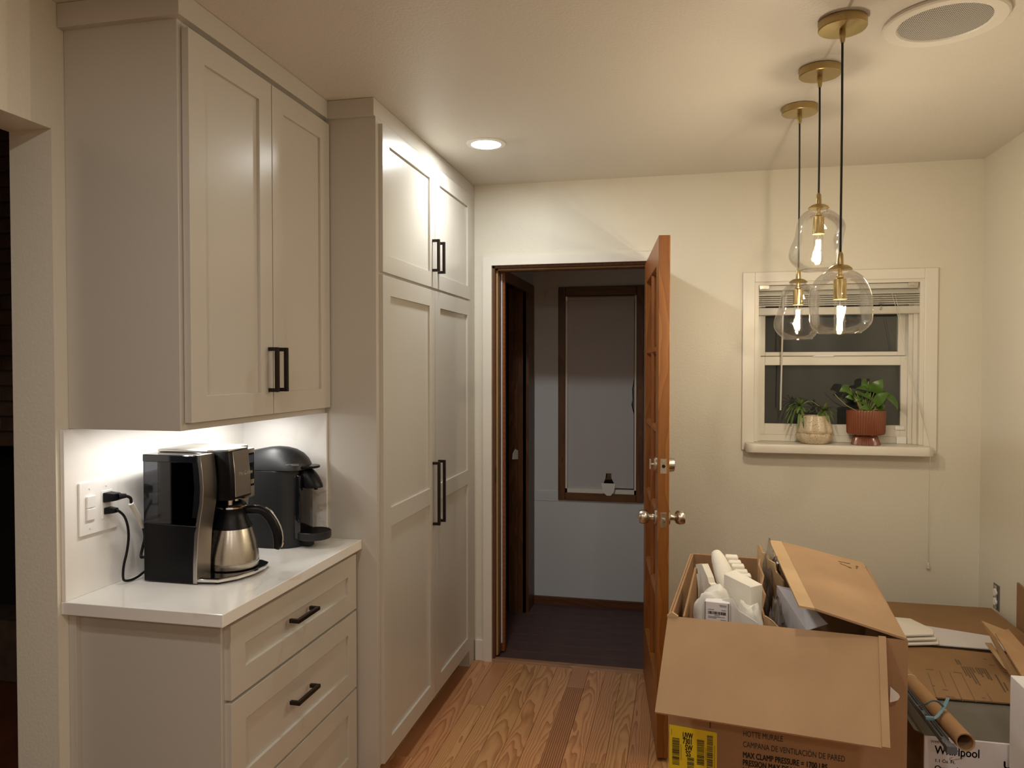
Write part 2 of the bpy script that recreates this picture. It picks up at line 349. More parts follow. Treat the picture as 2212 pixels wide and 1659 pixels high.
class MB:
    def __init__(self): self.bm = bmesh.new()
    def _merge(self, b):
        me = bpy.data.meshes.new('t'); b.to_mesh(me); b.free(); self.bm.from_mesh(me); bpy.data.meshes.remove(me)
    def box(self, x0, x1, y0, y1, z0, z1, bev=0.0, seg=1, mat=None):
        b = bmesh.new(); bmesh.ops.create_cube(b, size=1)
        for v in b.verts:
            v.co = Vector(((x0 + x1) / 2 + v.co.x * (x1 - x0), (y0 + y1) / 2 + v.co.y * (y1 - y0), (z0 + z1) / 2 + v.co.z * (z1 - z0)))
        if bev: bmesh.ops.bevel(b, geom=b.edges[:], offset=bev, segments=seg, affect='EDGES', profile=0.5)
        if mat is not None: bmesh.ops.transform(b, matrix=mat, verts=b.verts)
        self._merge(b); return self
    def hexa(self, pts, bev=0.0, seg=1):
        """8 corners: bottom four in order, then the top four above them"""
        b = bmesh.new(); v = [b.verts.new(p) for p in pts]
        for f in ((3, 2, 1, 0), (4, 5, 6, 7), (0, 1, 5, 4), (1, 2, 6, 5), (2, 3, 7, 6), (3, 0, 4, 7)):
            b.faces.new([v[i] for i in f])
        bmesh.ops.recalc_face_normals(b, faces=b.faces)
        if bev: bmesh.ops.bevel(b, geom=b.edges[:], offset=bev, segments=seg, affect='EDGES', profile=0.5)
        self._merge(b); return self
    def prism(self, poly, axis, a, c, bev=0.0, seg=1):
        """2-D polygon extruded along an axis; poly is in the two other axes, in order"""
        b = bmesh.new()
        def P(u, v, t): return {'x': (t, u, v), 'y': (u, t, v), 'z': (u, v, t)}[axis]
        lo = [b.verts.new(P(u, v, a)) for u, v in poly]; hi = [b.verts.new(P(u, v, c)) for u, v in poly]
        n = len(poly); b.faces.new(lo[::-1]); b.faces.new(hi)
        for i in range(n): b.faces.new((lo[i], lo[(i + 1) % n], hi[(i + 1) % n], hi[i]))
        bmesh.ops.recalc_face_normals(b, faces=b.faces)
        if bev:
            bmesh.ops.bevel(b, geom=[e for e in b.edges if len(e.link_faces) == 2 and e.calc_face_angle(0) > 0.6], offset=bev, segments=seg, affect='EDGES', profile=0.5)
        self._merge(b); return self
    def sheet(self, pts, t=0.004):
        """a planar board: outline points given a thickness along its normal"""
        pts = [Vector(p) for p in pts]; nrm = Vector((0, 0, 0))
        for i in range(len(pts)):
            nrm += (pts[i] - pts[0]).cross(pts[(i + 1) % len(pts)] - pts[0])
        nrm.normalize(); b = bmesh.new()
        lo = [b.verts.new(p - nrm * t / 2) for p in pts]; hi = [b.verts.new(p + nrm * t / 2) for p in pts]
        n = len(pts); b.faces.new(lo[::-1]); b.faces.new(hi)
        for i in range(n): b.faces.new((lo[i], lo[(i + 1) % n], hi[(i + 1) % n], hi[i]))
        self._merge(b); return self
    def rings(self, rings, closed=False, cap=True):
        b = bmesh.new(); R = [[b.verts.new(p) for p in r] for r in rings]; n = len(rings[0])
        for i in range(len(R) - (0 if closed else 1)):
            A, B = R[i], R[(i + 1) % len(R)]
            for k in range(n): b.faces.new((A[k], A[(k + 1) % n], B[(k + 1) % n], B[k]))
        if cap and not closed: b.faces.new(R[0][::-1]); b.faces.new(R[-1])
        bmesh.ops.recalc_face_normals(b, faces=b.faces)
        self._merge(b); return self
    def lathe(self, prof, c=(0, 0, 0), seg=32, axis=(0, 0, 1), cap=True):
        c = Vector(c); ax = Vector(axis).normalized(); q = ax.to_track_quat('Z', 'Y')
        R = []
        for r, z in prof:
            R.append([c + q @ Vector((max(r, 1e-4) * math.cos(2 * math.pi * k / seg), max(r, 1e-4) * math.sin(2 * math.pi * k / seg), z)) for k in range(seg)])
        return self.rings(R, cap=cap)
    def cyl(self, p0, p1, r, seg=16, r1=None):
        p0, p1 = Vector(p0), Vector(p1)
        return self.lathe([(r, 0), (r if r1 is None else r1, (p1 - p0).length)], p0, seg, p1 - p0)
    def tube(self, pts, r, seg=8, sm=1, flat=None):
        pts = [Vector(p) for p in pts]
        for _ in range(sm):
            q = [pts[0]]
            for i in range(len(pts) - 1): q += [pts[i] * 0.75 + pts[i + 1] * 0.25, pts[i] * 0.25 + pts[i + 1] * 0.75]
            pts = q + [pts[-1]]
        R = []; up = Vector((0, 0, 1))
        for i, p in enumerate(pts):
            t = (pts[min(i + 1, len(pts) - 1)] - pts[max(i - 1, 0)]).normalized()
            a = t.cross(up)
            if a.length < 1e-3: a = t.cross(Vector((0, 1, 0)))
            a.normalize(); bb = a.cross(t).normalized(); up = bb
            rr = r[min(i, len(r) - 1)] if isinstance(r, (list, tuple)) else r
            ra, rb = (rr, rr) if flat is None else (rr, rr * flat)
            R.append([p + a * ra * math.cos(2 * math.pi * k / seg) + bb * rb * math.sin(2 * math.pi * k / seg) for k in range(seg)])
        return self.rings(R)
    def blob(self, c, r, n=2, jit=0.0, seed=0):
        b = bmesh.new(); bmesh.ops.create_icosphere(b, subdivisions=n, radius=1)
        for v in b.verts:
            d = v.co.normalized(); k = 1 + jit * noise.noise(d * 2.3 + Vector((seed, seed * 0.7, 0)))
            v.co = Vector(c) + Vector((d.x * r[0], d.y * r[1], d.z * r[2])) * k
        self._merge(b); return self
    def build(self, name, mat, parent=None, local=False, smooth=False, angle=35, weld=False):
        bm = self.bm
        if weld: bmesh.ops.remove_doubles(bm, verts=bm.verts, dist=1e-5)
        W = Matrix.Identity(4)
        if parent is not None:
            W = WORLD[parent]
            if not local: bmesh.ops.transform(bm, matrix=W.inverted(), verts=bm.verts)
        xs = [v.co for v in bm.verts]
        lo = Vector([min(c[i] for c in xs) for i in range(3)]); hi = Vector([max(c[i] for c in xs) for i in range(3)])
        org = (lo + hi) / 2
        if parent is None: org.z = lo.z
        bmesh.ops.translate(bm, vec=-org, verts=bm.verts)
        me = bpy.data.meshes.new(name); bm.to_mesh(me); bm.free()
        me.materials.append(M[mat] if isinstance(mat, str) else mat)
        if smooth:
            me.shade_smooth(); me.set_sharp_from_angle(angle=math.radians(angle))
        o = bpy.data.objects.new(name, me); SC.collection.objects.link(o)
        o.location = org
        if parent is not None: o.parent = parent
        WORLD[o] = W @ Matrix.Translation(org)
        return o

def bx(name, mat, ext, parent=None, bev=0.0, seg=1, local=False, smooth=False):
    return MB().box(*ext, bev=bev, seg=seg).build(name, mat, parent, local, smooth)

def struct(o, label=None):
    return props(o, label, kind='structure')

def text_mesh(s, size, bold=0.0, spacing=1.0, xs=1.0, align='LEFT'):
    cu = bpy.data.curves.new('t', 'FONT'); cu.body = s; cu.size = size; cu.offset = bold; cu.space_character = spacing
    cu.align_x = align; cu.resolution_u = 3; cu.extrude = 0.0
    to = bpy.data.objects.new('t', cu); SC.collection.objects.link(to)
    bpy.context.view_layer.update()
    me = bpy.data.meshes.new_from_object(to.evaluated_get(bpy.context.evaluated_depsgraph_get()))
    bpy.data.objects.remove(to); bpy.data.curves.remove(cu)
    for v in me.vertices: v.co.x *= xs
    return me

def text_into(mb, s, size, org, right, up, bold=0.0, spacing=1.0, xs=1.0, align='LEFT'):
    me = text_mesh(s, size, 0.0, spacing, xs, align)
    r, u = Vector(right).normalized(), Vector(up).normalized(); o = Vector(org)
    for v in me.vertices: v.co = o + r * v.co.x + u * v.co.y
    mb.bm.from_mesh(me)
    if bold:                                                        # heavier strokes: the same outlines again, a hair to each side
        for k, (a, b) in enumerate(((1, 0), (-2, 0), (1, 1), (0, -2))):
            for v in me.vertices: v.co += (r * a + u * b) * bold
            mb.bm.from_mesh(me)
    bpy.data.meshes.remove(me)
    return mb

# ------------------------------------------------------------------ room shell
def boxes(name, mat, exts, label=None, parent=None):
    mb = MB()
    for e in exts: mb.box(*e)
    o = mb.build(name, mat, parent)
    return struct(o, label) if parent is None else o

YR = -2.8
DX0, DX1, DZ = 0.628, 1.452, 2.062           # door opening
WX0, WX1, WZ0, WZ1 = 1.930, 2.674, 1.140, 1.945   # window opening
boxes('wall_back', 'wall', [(-0.14, DX0, YB, YB + 0.14, 0, HC), (DX0, DX1, YB, YB + 0.14, DZ, HC), (DX1, WX0, YB, YB + 0.14, 0, HC),
      (WX0, WX1, YB, YB + 0.14, 0, WZ0), (WX0, WX1, YB, YB + 0.14, WZ1, HC), (WX1, XR + 0.12, YB, YB + 0.14, 0, HC)], 'cream painted back wall with the door and the small window')
boxes('wall_left', 'wall', [(-0.13, 0, 1.649, YB, 0, HC), (-0.13, 0, -0.6, 1.649, 2.150, HC), (-0.13, 0, YR, -0.6, 0, HC)], 'cream wall behind the cabinets with an opening to the dark room')
boxes('wall_right', 'wall', [(XR, XR + 0.12, YR, YB, 0, HC)], 'plain cream wall right of the window')
boxes('wall_rear', 'wall', [(-0.13, XR + 0.12, YR - 0.1, YR, 0, HC)])
boxes('ceiling', 'ceil', [(-0.13, XR + 0.12, YR, YB + 0.14, HC, HC + 0.1)], 'beige textured ceiling')

# oak strip floor, each strip an object
floor = struct(bx('floor', 'mortar', (-0.13, XR, YR, YB, -0.03, -0.004)), 'oak strip floor running towards the door')
WORLD[floor] = Matrix.Translation(floor.location)
pw = 0.0825; x = 1.055 - 8 * pw; col = -8
while x < XR - 0.005:
    y = YB - 0.012; k = 0
    first = {0: 0.222, -1: 1.02, 1: 1.6, -2: 1.75, -3: 1.9, -4: 1.3, 2: 0.9, 3: 1.4}.get(col, random.uniform(0.4, 1.6))
    while y > -0.2:
        ln = first if k == 0 else random.uniform(0.8, 1.6)
        y0 = max(y - ln, -0.3); mat = 'oakq' if (col == 0 and k == 1) else 'oak'
        bx('plank', mat, (x + 0.0006, min(x + pw - 0.0006, XR - 0.001), y0 + 0.0006, y - 0.0006, -0.004, 0.0), floor, bev=0.0008)
        y = y0; k += 1
    x += pw; col += 1
bx('subfloor', 'oak', (0.01, XR - 0.001, YR, -0.3, -0.004, -0.0005), floor)

# door casing, jambs, threshold, baseboard
cz = 0.046
boxes('trim_1', 'trim', [(DX0 - cz, DX0, YB - 0.018, YB, 0, DZ + cz), (DX1, DX1 + cz, YB - 0.004, YB, 0, DZ + cz), (DX0, DX1, YB - 0.018, YB, DZ, DZ + cz)], 'white painted casing round the doorway')
jb = boxes('trim_2', 'dwood', [(DX0, DX0 + 0.012, YB + 0.004, YB + 0.14, 0, DZ), (DX1 - 0.012, DX1, YB + 0.004, YB + 0.14, 0, DZ), (DX0, DX1, YB + 0.004, YB + 0.14, DZ - 0.012, DZ)], 'dark wooden door jamb')
boxes('weatherstrip', 'tanstrip', [(DX0 + 0.012, DX0 + 0.020, YB + 0.040, YB + 0.052, 0.015, DZ - 0.012), (DX0 + 0.012, DX1 - 0.012, YB + 0.040, YB + 0.052, DZ - 0.020, DZ - 0.012)], parent=jb)
boxes('door_stop', 'dwood', [(DX0 + 0.012, DX0 + 0.024, YB + 0.060, YB + 0.10, 0.015, DZ - 0.012), (DX0 + 0.012, DX1 - 0.012, YB + 0.060, YB + 0.10, DZ - 0.024, DZ - 0.012)], parent=jb)
boxes('grey_strip', 'hwall', [(DX0 + 0.024, DX0 + 0.030, YB + 0.098, YB + 0.106, 0.06, DZ - 0.03)], parent=jb)
boxes('inner_stop', 'firx', [(DX0 + 0.012, DX0 + 0.040, YB + 0.112, YB + 0.139, 0.012, DZ - 0.012)], parent=jb)
bx('strike_plate', 'bronze', (DX0 + 0.0115, DX0 + 0.0135, YB + 0.008, YB + 0.035, 0.93, 1.01), jb)
struct(MB().prism([(YB - 0.008, -0.004), (YB - 0.002, 0.009), (YB + 0.030, 0.010), (YB + 0.034, -0.004)], 'x', DX0, DX1).build('trim_3', 'thresh'), 'pale wooden threshold strip under the doorway')
boxes('baseboard_back', 'trim', [(0.538, DX0 - cz - 0.001, YB - 0.012, YB, 0, 0.105), (DX1 + cz, XR, YB - 0.012, YB, 0, 0.105)])

# ------------------------------------------------------------------ hall beyond the door
HX0, HX1 = 0.646, 1.80
hf = struct(bx('floor_hall', 'dark', (DX0 + 0.012, HX1, YB + 0.034, YHALL, -0.03, -0.006)), 'dark reddish plank floor of the hall')
bx('subfloor', 'hfloor', (HX0 - 0.85, DX0 + 0.0125, YB + 0.145, YHALL, -0.006, -0.0004), hf)
y = YB + 0.036
while y < YHALL:
    bx('plank', 'hfloor', (DX0 + 0.0125, (DX1 - 0.0125 if y < YB + 0.1 else HX1), y + 0.001, min(y + 0.1265, YHALL), -0.006, 0.0), hf, bev=0.0008); y += 0.128
boxes('wall_hall_back', 'hwall', [(HX0 - 0.3, HX1, YHALL, YHALL + 0.1, 0, 0.70), (HX0 - 0.3, 0.835, YHALL, YHALL + 0.1, 0.70, 2.03), (1.340, HX1, YHALL, YHALL + 0.1, 0.70, 2.03), (HX0 - 0.3, HX1, YHALL, YHALL + 0.1, 2.03, 2.45)], 'pale grey wall at the end of the hall')
boxes('wall_hall_left', 'hwall', [(HX0 - 0.02, HX0, 4.60, YHALL, 0, 2.45), (HX0 - 0.02, HX0, YB + 0.14, 4.60, 2.03, 2.45)])
boxes('wall_hall_right', 'hwall', [(HX1, HX1 + 0.1, YB + 0.14, YHALL, 0, 2.45)])
boxes('ceiling_hall', 'hwall', [(HX0 - 0.3, HX1, YB + 0.14, YHALL + 0.1, 2.45, 2.5)])
boxes('trim_4', 'dwood', [(HX0, HX0 + 0.016, 4.60, 4.78, 0, 2.06), (HX0, HX0 + 0.016, YB + 0.141, 4.60, 2.0, 2.06), (HX0 - 0.11, HX0, 4.60, 4.62, 0, 2.03), (HX0 - 0.07, HX0 - 0.05, 4.585, 4.60, 0, 2.0)], 'dark wooden frame of the hall doorway on the left')
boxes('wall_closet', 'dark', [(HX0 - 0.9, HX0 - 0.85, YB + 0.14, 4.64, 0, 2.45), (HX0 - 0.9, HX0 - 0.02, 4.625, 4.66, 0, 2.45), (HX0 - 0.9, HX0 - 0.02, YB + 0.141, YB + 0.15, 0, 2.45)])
boxes('baseboard_hall', 'dwoodx', [(HX0 + 0.0, HX1, YHALL - 0.018, YHALL, 0, 0.048)], 'brown wooden baseboard under the hall window')
boxes('trim_5', 'hwall', [(HX0 + 0.002, 0.817, YHALL - 0.006, YHALL, 0.672, 0.735), (HX0 + 0.002, HX1 - 0.002, YHALL - 0.003, YHALL, 0.05, 0.672)], 'painted lower panel and rail of the hall wall')
hw = props(thing('window_2', 'tall hall window with a brown wooden frame', None, (1.09, YHALL, 0.684)), kind='structure')
for e, mt in (((0.817, 0.862, 0.684, 2.05), 'dwood'), ((1.313, 1.358, 0.684, 2.05), 'dwood'), ((0.862, 1.313, 0.684, 0.731), 'dwoodx'), ((0.862, 1.313, 1.992, 2.05), 'dwoodx')):
    bx('casing', mt, (e[0], e[1], YHALL - 0.02, YHALL + 0.0, e[2], e[3]), hw, bev=0.003)
MB().box(0.862, 0.874, YHALL - 0.004, YHALL + 0.09, 0.731, 1.992).box(1.301, 1.313, YHALL - 0.004, YHALL + 0.09, 0.731, 1.992).box(0.862, 1.313, YHALL - 0.004, YHALL + 0.09, 0.731, 0.757).build('sash', 'pvc', hw)
bx('pane', 'pane', (0.87, 1.305, YHALL + 0.06, YHALL + 0.064, 0.75, 1.992), hw)
rb = thing('roller_blind', 'grey roller blind drawn down in the hall window, torn at the bottom', 'blind', (1.09, YHALL, 1.985))
outl = [(0.874, 1.975), (1.296, 1.975), (1.296, 1.46), (1.285, 1.40), (1.288, 1.33), (1.281, 1.30), (1.290, 1.26), (1.296, 1.24), (1.296, 0.765), (1.175, 0.765), (1.17, 0.80), (1.155, 0.83), (1.155, 0.858), (1.122, 0.858), (1.118, 0.825), (1.108, 0.80), (1.105, 0.765), (0.874, 0.765)]
MB().prism(outl, 'y', YHALL + 0.018, YHALL + 0.020).build('fabric', 'blind', rb)
MB().cyl((0.872, YHALL + 0.012, 1.978), (1.298, YHALL + 0.012, 1.978), 0.014, 12).build('roller', 'blind', rb, smooth=True)
bx('bracket', 'nickel', (0.862, 0.872, YHALL - 0.006, YHALL + 0.03, 1.965, 1.99), rb)
MB().prism([(1.095, 0.80), (1.185, 0.80), (1.175, 0.745), (1.155, 0.722), (1.13, 0.722), (1.105, 0.745)], 'y', YHALL - 0.0245, YHALL - 0.0225).build('torn_flap', 'paper', rb)
bx('hem_bar', 'blind', (0.876, 1.10, YHALL + 0.012, YHALL + 0.024, 0.755, 0.775), rb)
props(MB().sheet([onx(1107, 992, HX0 - 0.0), onx(1119, 992, HX0), onx(1119, 973, HX0), onx(1113, 970, HX0), onx(1108, 980, HX0)], 0.001).build('paper_scrap', 'paper'), 'torn scrap of white paper on the dark hall door frame', 'paper')
bx_ = MB().box(0.728, 0.760, YHALL - 0.012, YHALL, 1.985, 2.035, bev=0.003).build('chime_box', 'hwall'); props(bx_, 'small painted box high on the hall wall beside the window', 'box')

# ------------------------------------------------------------------ dark room seen through the opening on the left
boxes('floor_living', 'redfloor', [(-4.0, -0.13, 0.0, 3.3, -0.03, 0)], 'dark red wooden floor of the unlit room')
fp = props(thing('fireplace', 'dark brick fireplace in the unlit room at far left', 'fireplace', (-1.65, 3.07, 0)))
bx('mortar_wall', 'mortar', (-2.0, -0.9, 3.075, 3.2, 1.15, 2.7), fp)
for r in range(21):
    z0 = 1.15 + r * 0.0745
    for c in range(5):
        x0 = -1.98 + c * 0.213 + (0.106 if r % 2 else 0)
        bx('brick', 'brick', (x0, x0 + 0.203, 3.062 + random.uniform(-0.003, 0.003), 3.10, z0, z0 + 0.066), fp, bev=0.003)
bx('lintel_bar', 'bronze', (-2.0, -0.9, 3.05, 3.08, 1.125, 1.15), fp)
MB().box(-2.0, -0.9, 3.25, 3.3, 0, 1.15).box(-2.0, -1.95, 3.07, 3.25, 0, 1.15).box(-0.95, -0.9, 3.07, 3.25, 0, 1.15).build('firebox', 'dark', fp)
bx('hearth', 'brick', (-2.0, -0.9, 3.03, 3.25, 0.0, 0.30), fp, bev=0.004)
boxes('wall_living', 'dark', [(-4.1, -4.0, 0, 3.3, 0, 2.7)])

# ------------------------------------------------------------------ cabinets
def shaker(mb, xf, y0, y1, z0, z1, st=0.068, th=0.020, rails=(), rec=0.009):
    """door leaf facing +x: stiles, rails and recessed panel"""
    xb = xf - th; b = 0.0005
    mb.box(xb, xf, y0, y0 + st, z0, z1, b); mb.box(xb, xf, y1 - st, y1, z0, z1, b)
    mb.box(xb, xf, y0 + st - 0.001, y1 - st + 0.001, z0, z0 + st, b); mb.box(xb, xf, y0 + st - 0.001, y1 - st + 0.001, z1 - st, z1, b)
    for (a, c) in rails: mb.box(xb, xf, y0 + st - 0.001, y1 - st + 0.001, a, c, b)
    mb.box(xb + 0.002, xf - rec, y0 + st - 0.004, y1 - st + 0.004, z0 + st - 0.004, z1 - st + 0.004)
    return mb
def bar_handle(parent, xf, y, z0, z1, proj=0.033, t=0.0115):
    mb = MB()
    mb.box(xf + proj - t, xf + proj, y - t / 2, y + t / 2, z0, z1, 0.001)
    mb.box(xf, xf + proj - t, y - t / 2, y + t / 2, z0, z0 + t, 0.001).box(xf, xf + proj - t, y - t / 2, y + t / 2, z1 - t, z1, 0.001)
    return mb.build('handle', 'bronze', parent)
def bar_handle_h(parent, xf, y0, y1, z, proj=0.033, t=0.0115):
    mb = MB()
    mb.box(xf + proj - t, xf + proj, y0, y1, z - t / 2, z + t / 2, 0.001)
    mb.box(xf, xf + proj - t, y0, y0 + t, z - t / 2, z + t / 2, 0.001).box(xf, xf + proj - t, y1 - t, y1, z - t / 2, z + t / 2, 0.001)
    return mb.build('handle', 'bronze', parent)

uc = thing('upper_cabinet', 'greige two-door wall cabinet hanging over the coffee machines', 'cabinet', (0.17, 2.1, 1.374))
YU0, YU1 = 1.692, 2.498
mb = MB().box(0.001, 0.319, YU0 + 0.018, YU1, 1.40, 2.41)            # box
mb.box(0.001, 0.337, YU0, YU0 + 0.018, 1.374, 2.44, 0.0008)           # side panel down past the bottom
mb.box(0.319, 0.337, YU0 + 0.018, YU1, 1.374, 2.416, 0.0008)                   # face frame
mb.build('body', 'cab', uc)
for a, c, hy in ((1.707, 2.1055, 2.082), (2.1095, 2.494, 2.136)):
    d = shaker(MB(), 0.359, a, c, 1.394, 2.399).build('door', 'cab', uc)
    bar_handle(d, 0.359, hy, 1.462, 1.598)
mb = MB().box(0.001, 0.359, YU0 - 0.022, 2.4815, 2.4165, HC - 0.001, 0.001)
mb.build('crown', 'cab', uc)
led = thing('under_cabinet_light', 'lit strip lamp under the wall cabinet, against its underside', 'lamp', (0.16, 2.06, 1.37))
bx('housing', 'white', (0.14, 0.18, 1.725, 2.395, 1.386, 1.3995), led)
bx('diffuser', 'led', (0.145, 0.175, 1.73, 2.39, 1.379, 1.386), led)

bc = thing('base_cabinet', 'greige base cabinet with three drawers under the white worktop', 'cabinet', (0.22, 2.1, 0))
mb = MB().box(0.024, 0.422, 1.72, YU1, 0.10, 0.888)
mb.box(0.023, 0.442, 1.70, 1.720, 0.0, 0.889, 0.0008).box(0.422, 0.442, 1.72, YU1, 0.10, 0.889, 0.0008)
mb.box(0.001, 0.023, 1.684, 1.72, 0.0, 0.889, 0.0008)
mb.build('body', 'cab', bc)
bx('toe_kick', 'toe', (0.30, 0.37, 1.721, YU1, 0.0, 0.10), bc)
for z0, z1, hz in ((0.682, 0.875, 0.791), (0.402, 0.673, 0.548), (0.112, 0.394, 0.27)):
    d = shaker(MB(), 0.462, 1.713, 2.478, z0, z1, st=0.066).build('drawer', 'cab', bc)
    bar_handle_h(d, 0.462, 2.006, 2.140, hz)
bm_ = MB().box(0.001, 0.475, 1.659, 2.499, 0.8895, 0.9225, 0.002, 2).build('countertop', 'quartz'); props(bm_, 'white quartz worktop carrying the two coffee machines', 'countertop')
props(MB().box(0.001, 0.013, 1.662, 2.499, 0.9227, 1.3735, 0.0008).box(0.013, 0.345, 2.489, 2.4995, 0.9227, 1.3735, 0.0005).build('backsplash', 'quartz'), 'white quartz splashback slab behind the coffee machines', 'backsplash')

pc = thing('pantry_cabinet', 'tall greige pantry cabinet with four doors beside the doorway', 'cabinet', (0.27, 3.1, 0))
mb = MB().box(0.001, 0.513, 2.52, 3.70, 0.10, 2.41)
mb.box(0.001, 0.533, 2.50, 2.520, 0.0, 2.44, 0.0008).box(0.513, 0.533, 2.52, 3.70, 0.10, 2.44, 0.0008)
mb.box(0.4, 0.533, 3.70, YB - 0.001, 0.0, 2.44, 0.0006)
mb.box(0.001, 0.42, 3.70, 3.72, 0.0, 0.1)
mb.build('body', 'cab', pc)
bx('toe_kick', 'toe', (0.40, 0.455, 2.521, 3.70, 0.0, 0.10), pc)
for a, c, hy in ((2.525, 3.109, 3.075), (3.113, 3.690, 3.150)):
    d = shaker(MB(), 0.5485, a, c, 1.877, 2.399, st=0.064, th=0.0155).build('door', 'cab', pc); bar_handle(d, 0.5485, hy, 1.944, 2.081)
    d = shaker(MB(), 0.5485, a, c, 0.107, 1.866, st=0.070, th=0.0155, rails=((0.953, 1.023),)).build('door', 'cab', pc); bar_handle(d, 0.5485, hy, 0.860, 1.132)
MB().box(0.001, 0.5335, 2.482, YB - 0.001, 2.417, HC - 0.001, 0.001).build('crown', 'cab', pc)

# ------------------------------------------------------------------ outlet plate, plugs, cords
wp = thing('wall_plate', 'white double switch and socket plate on the splashback', 'outlet', (0.013, 1.775, 1.155))
MB().box(0.0132, 0.019, 1.706, 1.846, 1.083, 1.227, 0.002, 2).build('plate', 'white', wp)
for z0, z1 in ((1.157, 1.188), (1.123, 1.154)):
    MB().hexa([(0.019, 1.727, z0), (0.019, 1.757, z0), (0.024, 1.757, z0), (0.024, 1.727, z0), (0.019, 1.727, z1), (0.019, 1.757, z1), (0.026, 1.757, z1), (0.026, 1.727, z1)], 0.001).build('rocker', 'white', wp)
MB().box(0.019, 0.021, 1.782, 1.824, 1.117, 1.195, 0.001).build('socket', 'white', wp)
for y in (1.742, 1.803):
    for z in (1.209, 1.102): MB().cyl((0.019, y, z), (0.0205, y, z), 0.0035, 10).build('screw', 'white', wp)
pc1 = thing('power_cord', 'thick black plug with a white tag on its cord, upper socket', 'cord', (0.02, 1.80, 1.175))
MB().hexa([(0.0215, 1.785, 1.162), (0.0215, 1.818, 1.162), (0.0215, 1.818, 1.190), (0.0215, 1.785, 1.190), (0.052, 1.792, 1.166), (0.052, 1.822, 1.166), (0.052, 1.822, 1.186), (0.052, 1.792, 1.186)], 0.003, 2).build('plug', 'black', pc1)
c1 = [(0.05, 1.812, 1.176), (0.062, 1.828, 1.176), (0.068, 1.84, 1.168), onx(283, 1087, 0.07), onx(300, 1118, 0.066), onx(309, 1137, 0.058), onx(314, 1160, 0.05), onx(308, 1182, 0.045), onx(303, 1205, 0.045), (0.06, 1.90, 0.985), (0.075, 1.93, 0.98)]
MB().tube(c1[:3] + c1[3:], 0.0042, 8, 2).build('cable', 'black', pc1, smooth=True)
MB().tube(c1[:2], [0.0095, 0.006], 8, 0).build('strain_relief', 'black', pc1, smooth=True)
MB().tube([c1[3], c1[4], c1[5]], 0.0075, 10, 1).build('cord_tag', 'tag', pc1, smooth=True)
pc2 = thing('power_cord', 'thin black cord drooping to the worktop from the lower socket', 'cord', (0.02, 1.80, 1.138))
MB().hexa([(0.0215, 1.788, 1.128), (0.0215, 1.816, 1.128), (0.0215, 1.816, 1.148), (0.0215, 1.788, 1.148), (0.050, 1.794, 1.132), (0.050, 1.814, 1.132), (0.050, 1.814, 1.145), (0.050, 1.794, 1.145)], 0.003, 2).build('plug', 'black', pc2)
c2 = [(0.048, 1.804, 1.138), onx(255, 1102, 0.055), onx(271, 1116, 0.056), onx(279, 1150, 0.056), onx(275, 1190, 0.055), onx(267, 1220, 0.052), onx(265, 1248, 0.048), (0.044, 1.84, 0.929), (0.05, 1.875, 0.927), (0.062, 1.905, 0.945), (0.08, 1.93, 0.955)]
MB().tube(c2, 0.0036, 8, 2).build('cable', 'black', pc2, smooth=True)

# ------------------------------------------------------------------ drip coffee maker
ZC = 0.9226
cm = thing('coffee_maker', 'black and steel drip coffee maker with a see-through water tank', 'coffee maker', (0.2, 1.99, ZC))
CY0, CY1 = 1.871, 2.112
front = [(0.252, 0.0), (0.253, 0.06), (0.258, 0.14), (0.266, 0.19), (0.274, 0.235), (0.276, 0.275), (0.273, 0.32), (0.267, 0.367)]
side = [(0.082, 0.004)] + [(x, z + 0.004 if z == 0 else z) for x, z in front] + [(0.082, 0.367)]
P2 = [(x, ZC + z) for x, z in side]
MB().prism([(0.082, ZC + 0.003)] + [(x - 0.012, ZC + max(z, 0.003)) for x, z in front if z < 0.17] + [(0.255, ZC + 0.166), (0.082, ZC + 0.170)], 'y', CY0, CY0 + 0.058, 0.002).build('side_panel', 'black', cm, smooth=True)
tank = [(0.083, ZC + 0.171), (0.240, ZC + 0.168), (0.248, ZC + 0.25), (0.246, ZC + 0.345), (0.083, ZC + 0.345)]
MB().prism(tank, 'y', CY0 + 0.001, CY0 + 0.004).build('tank_window', 'smoke', cm)
MB().prism([(0.10, ZC + 0.171), (0.24, ZC + 0.168), (0.246, ZC + 0.345), (0.10, ZC + 0.345)], 'y', CY0 + 0.038, CY0 + 0.056).build('tank_back', 'gloss', cm)
MB().prism([(x - 0.012, ZC + z) for x, z in front if z > 0.17] + [(0.245, ZC + 0.367), (0.243, ZC + 0.345), (0.248, ZC + 0.27), (0.240, ZC + 0.19)], 'y', CY0, CY0 + 0.056).build('tank_trim', 'black', cm)
MB().box(0.081, 0.258, CY0 - 0.001, CY0 + 0.057, ZC + 0.345, ZC + 0.366, 0.002).build('tank_lid', 'gloss', cm)
# steel column on the left front, bowed
mb = MB()
fr2 = [(x, ZC + max(z, 0.003)) for x, z in front]
mb.prism(fr2 + [(x - 0.0125, z) for x, z in fr2[::-1]], 'y', CY0 + 0.001, CY0 + 0.066, 0.001).build('steel_column', 'steel', cm, smooth=True)
mb = MB(); mb.prism(fr2 + [(x - 0.014, z) for x, z in fr2[::-1]], 'y', 2.052, CY1, 0.001).build('steel_column', 'steel', cm, smooth=True)
MB().prism([(0.09, ZC + 0.003), (0.236, ZC + 0.003), (0.236, ZC + 0.15), (0.252, ZC + 0.24), (0.252, ZC + 0.366), (0.09, ZC + 0.366)], 'y', CY0 + 0.058, CY1 - 0.002, 0.002).build('body', 'gloss', cm)
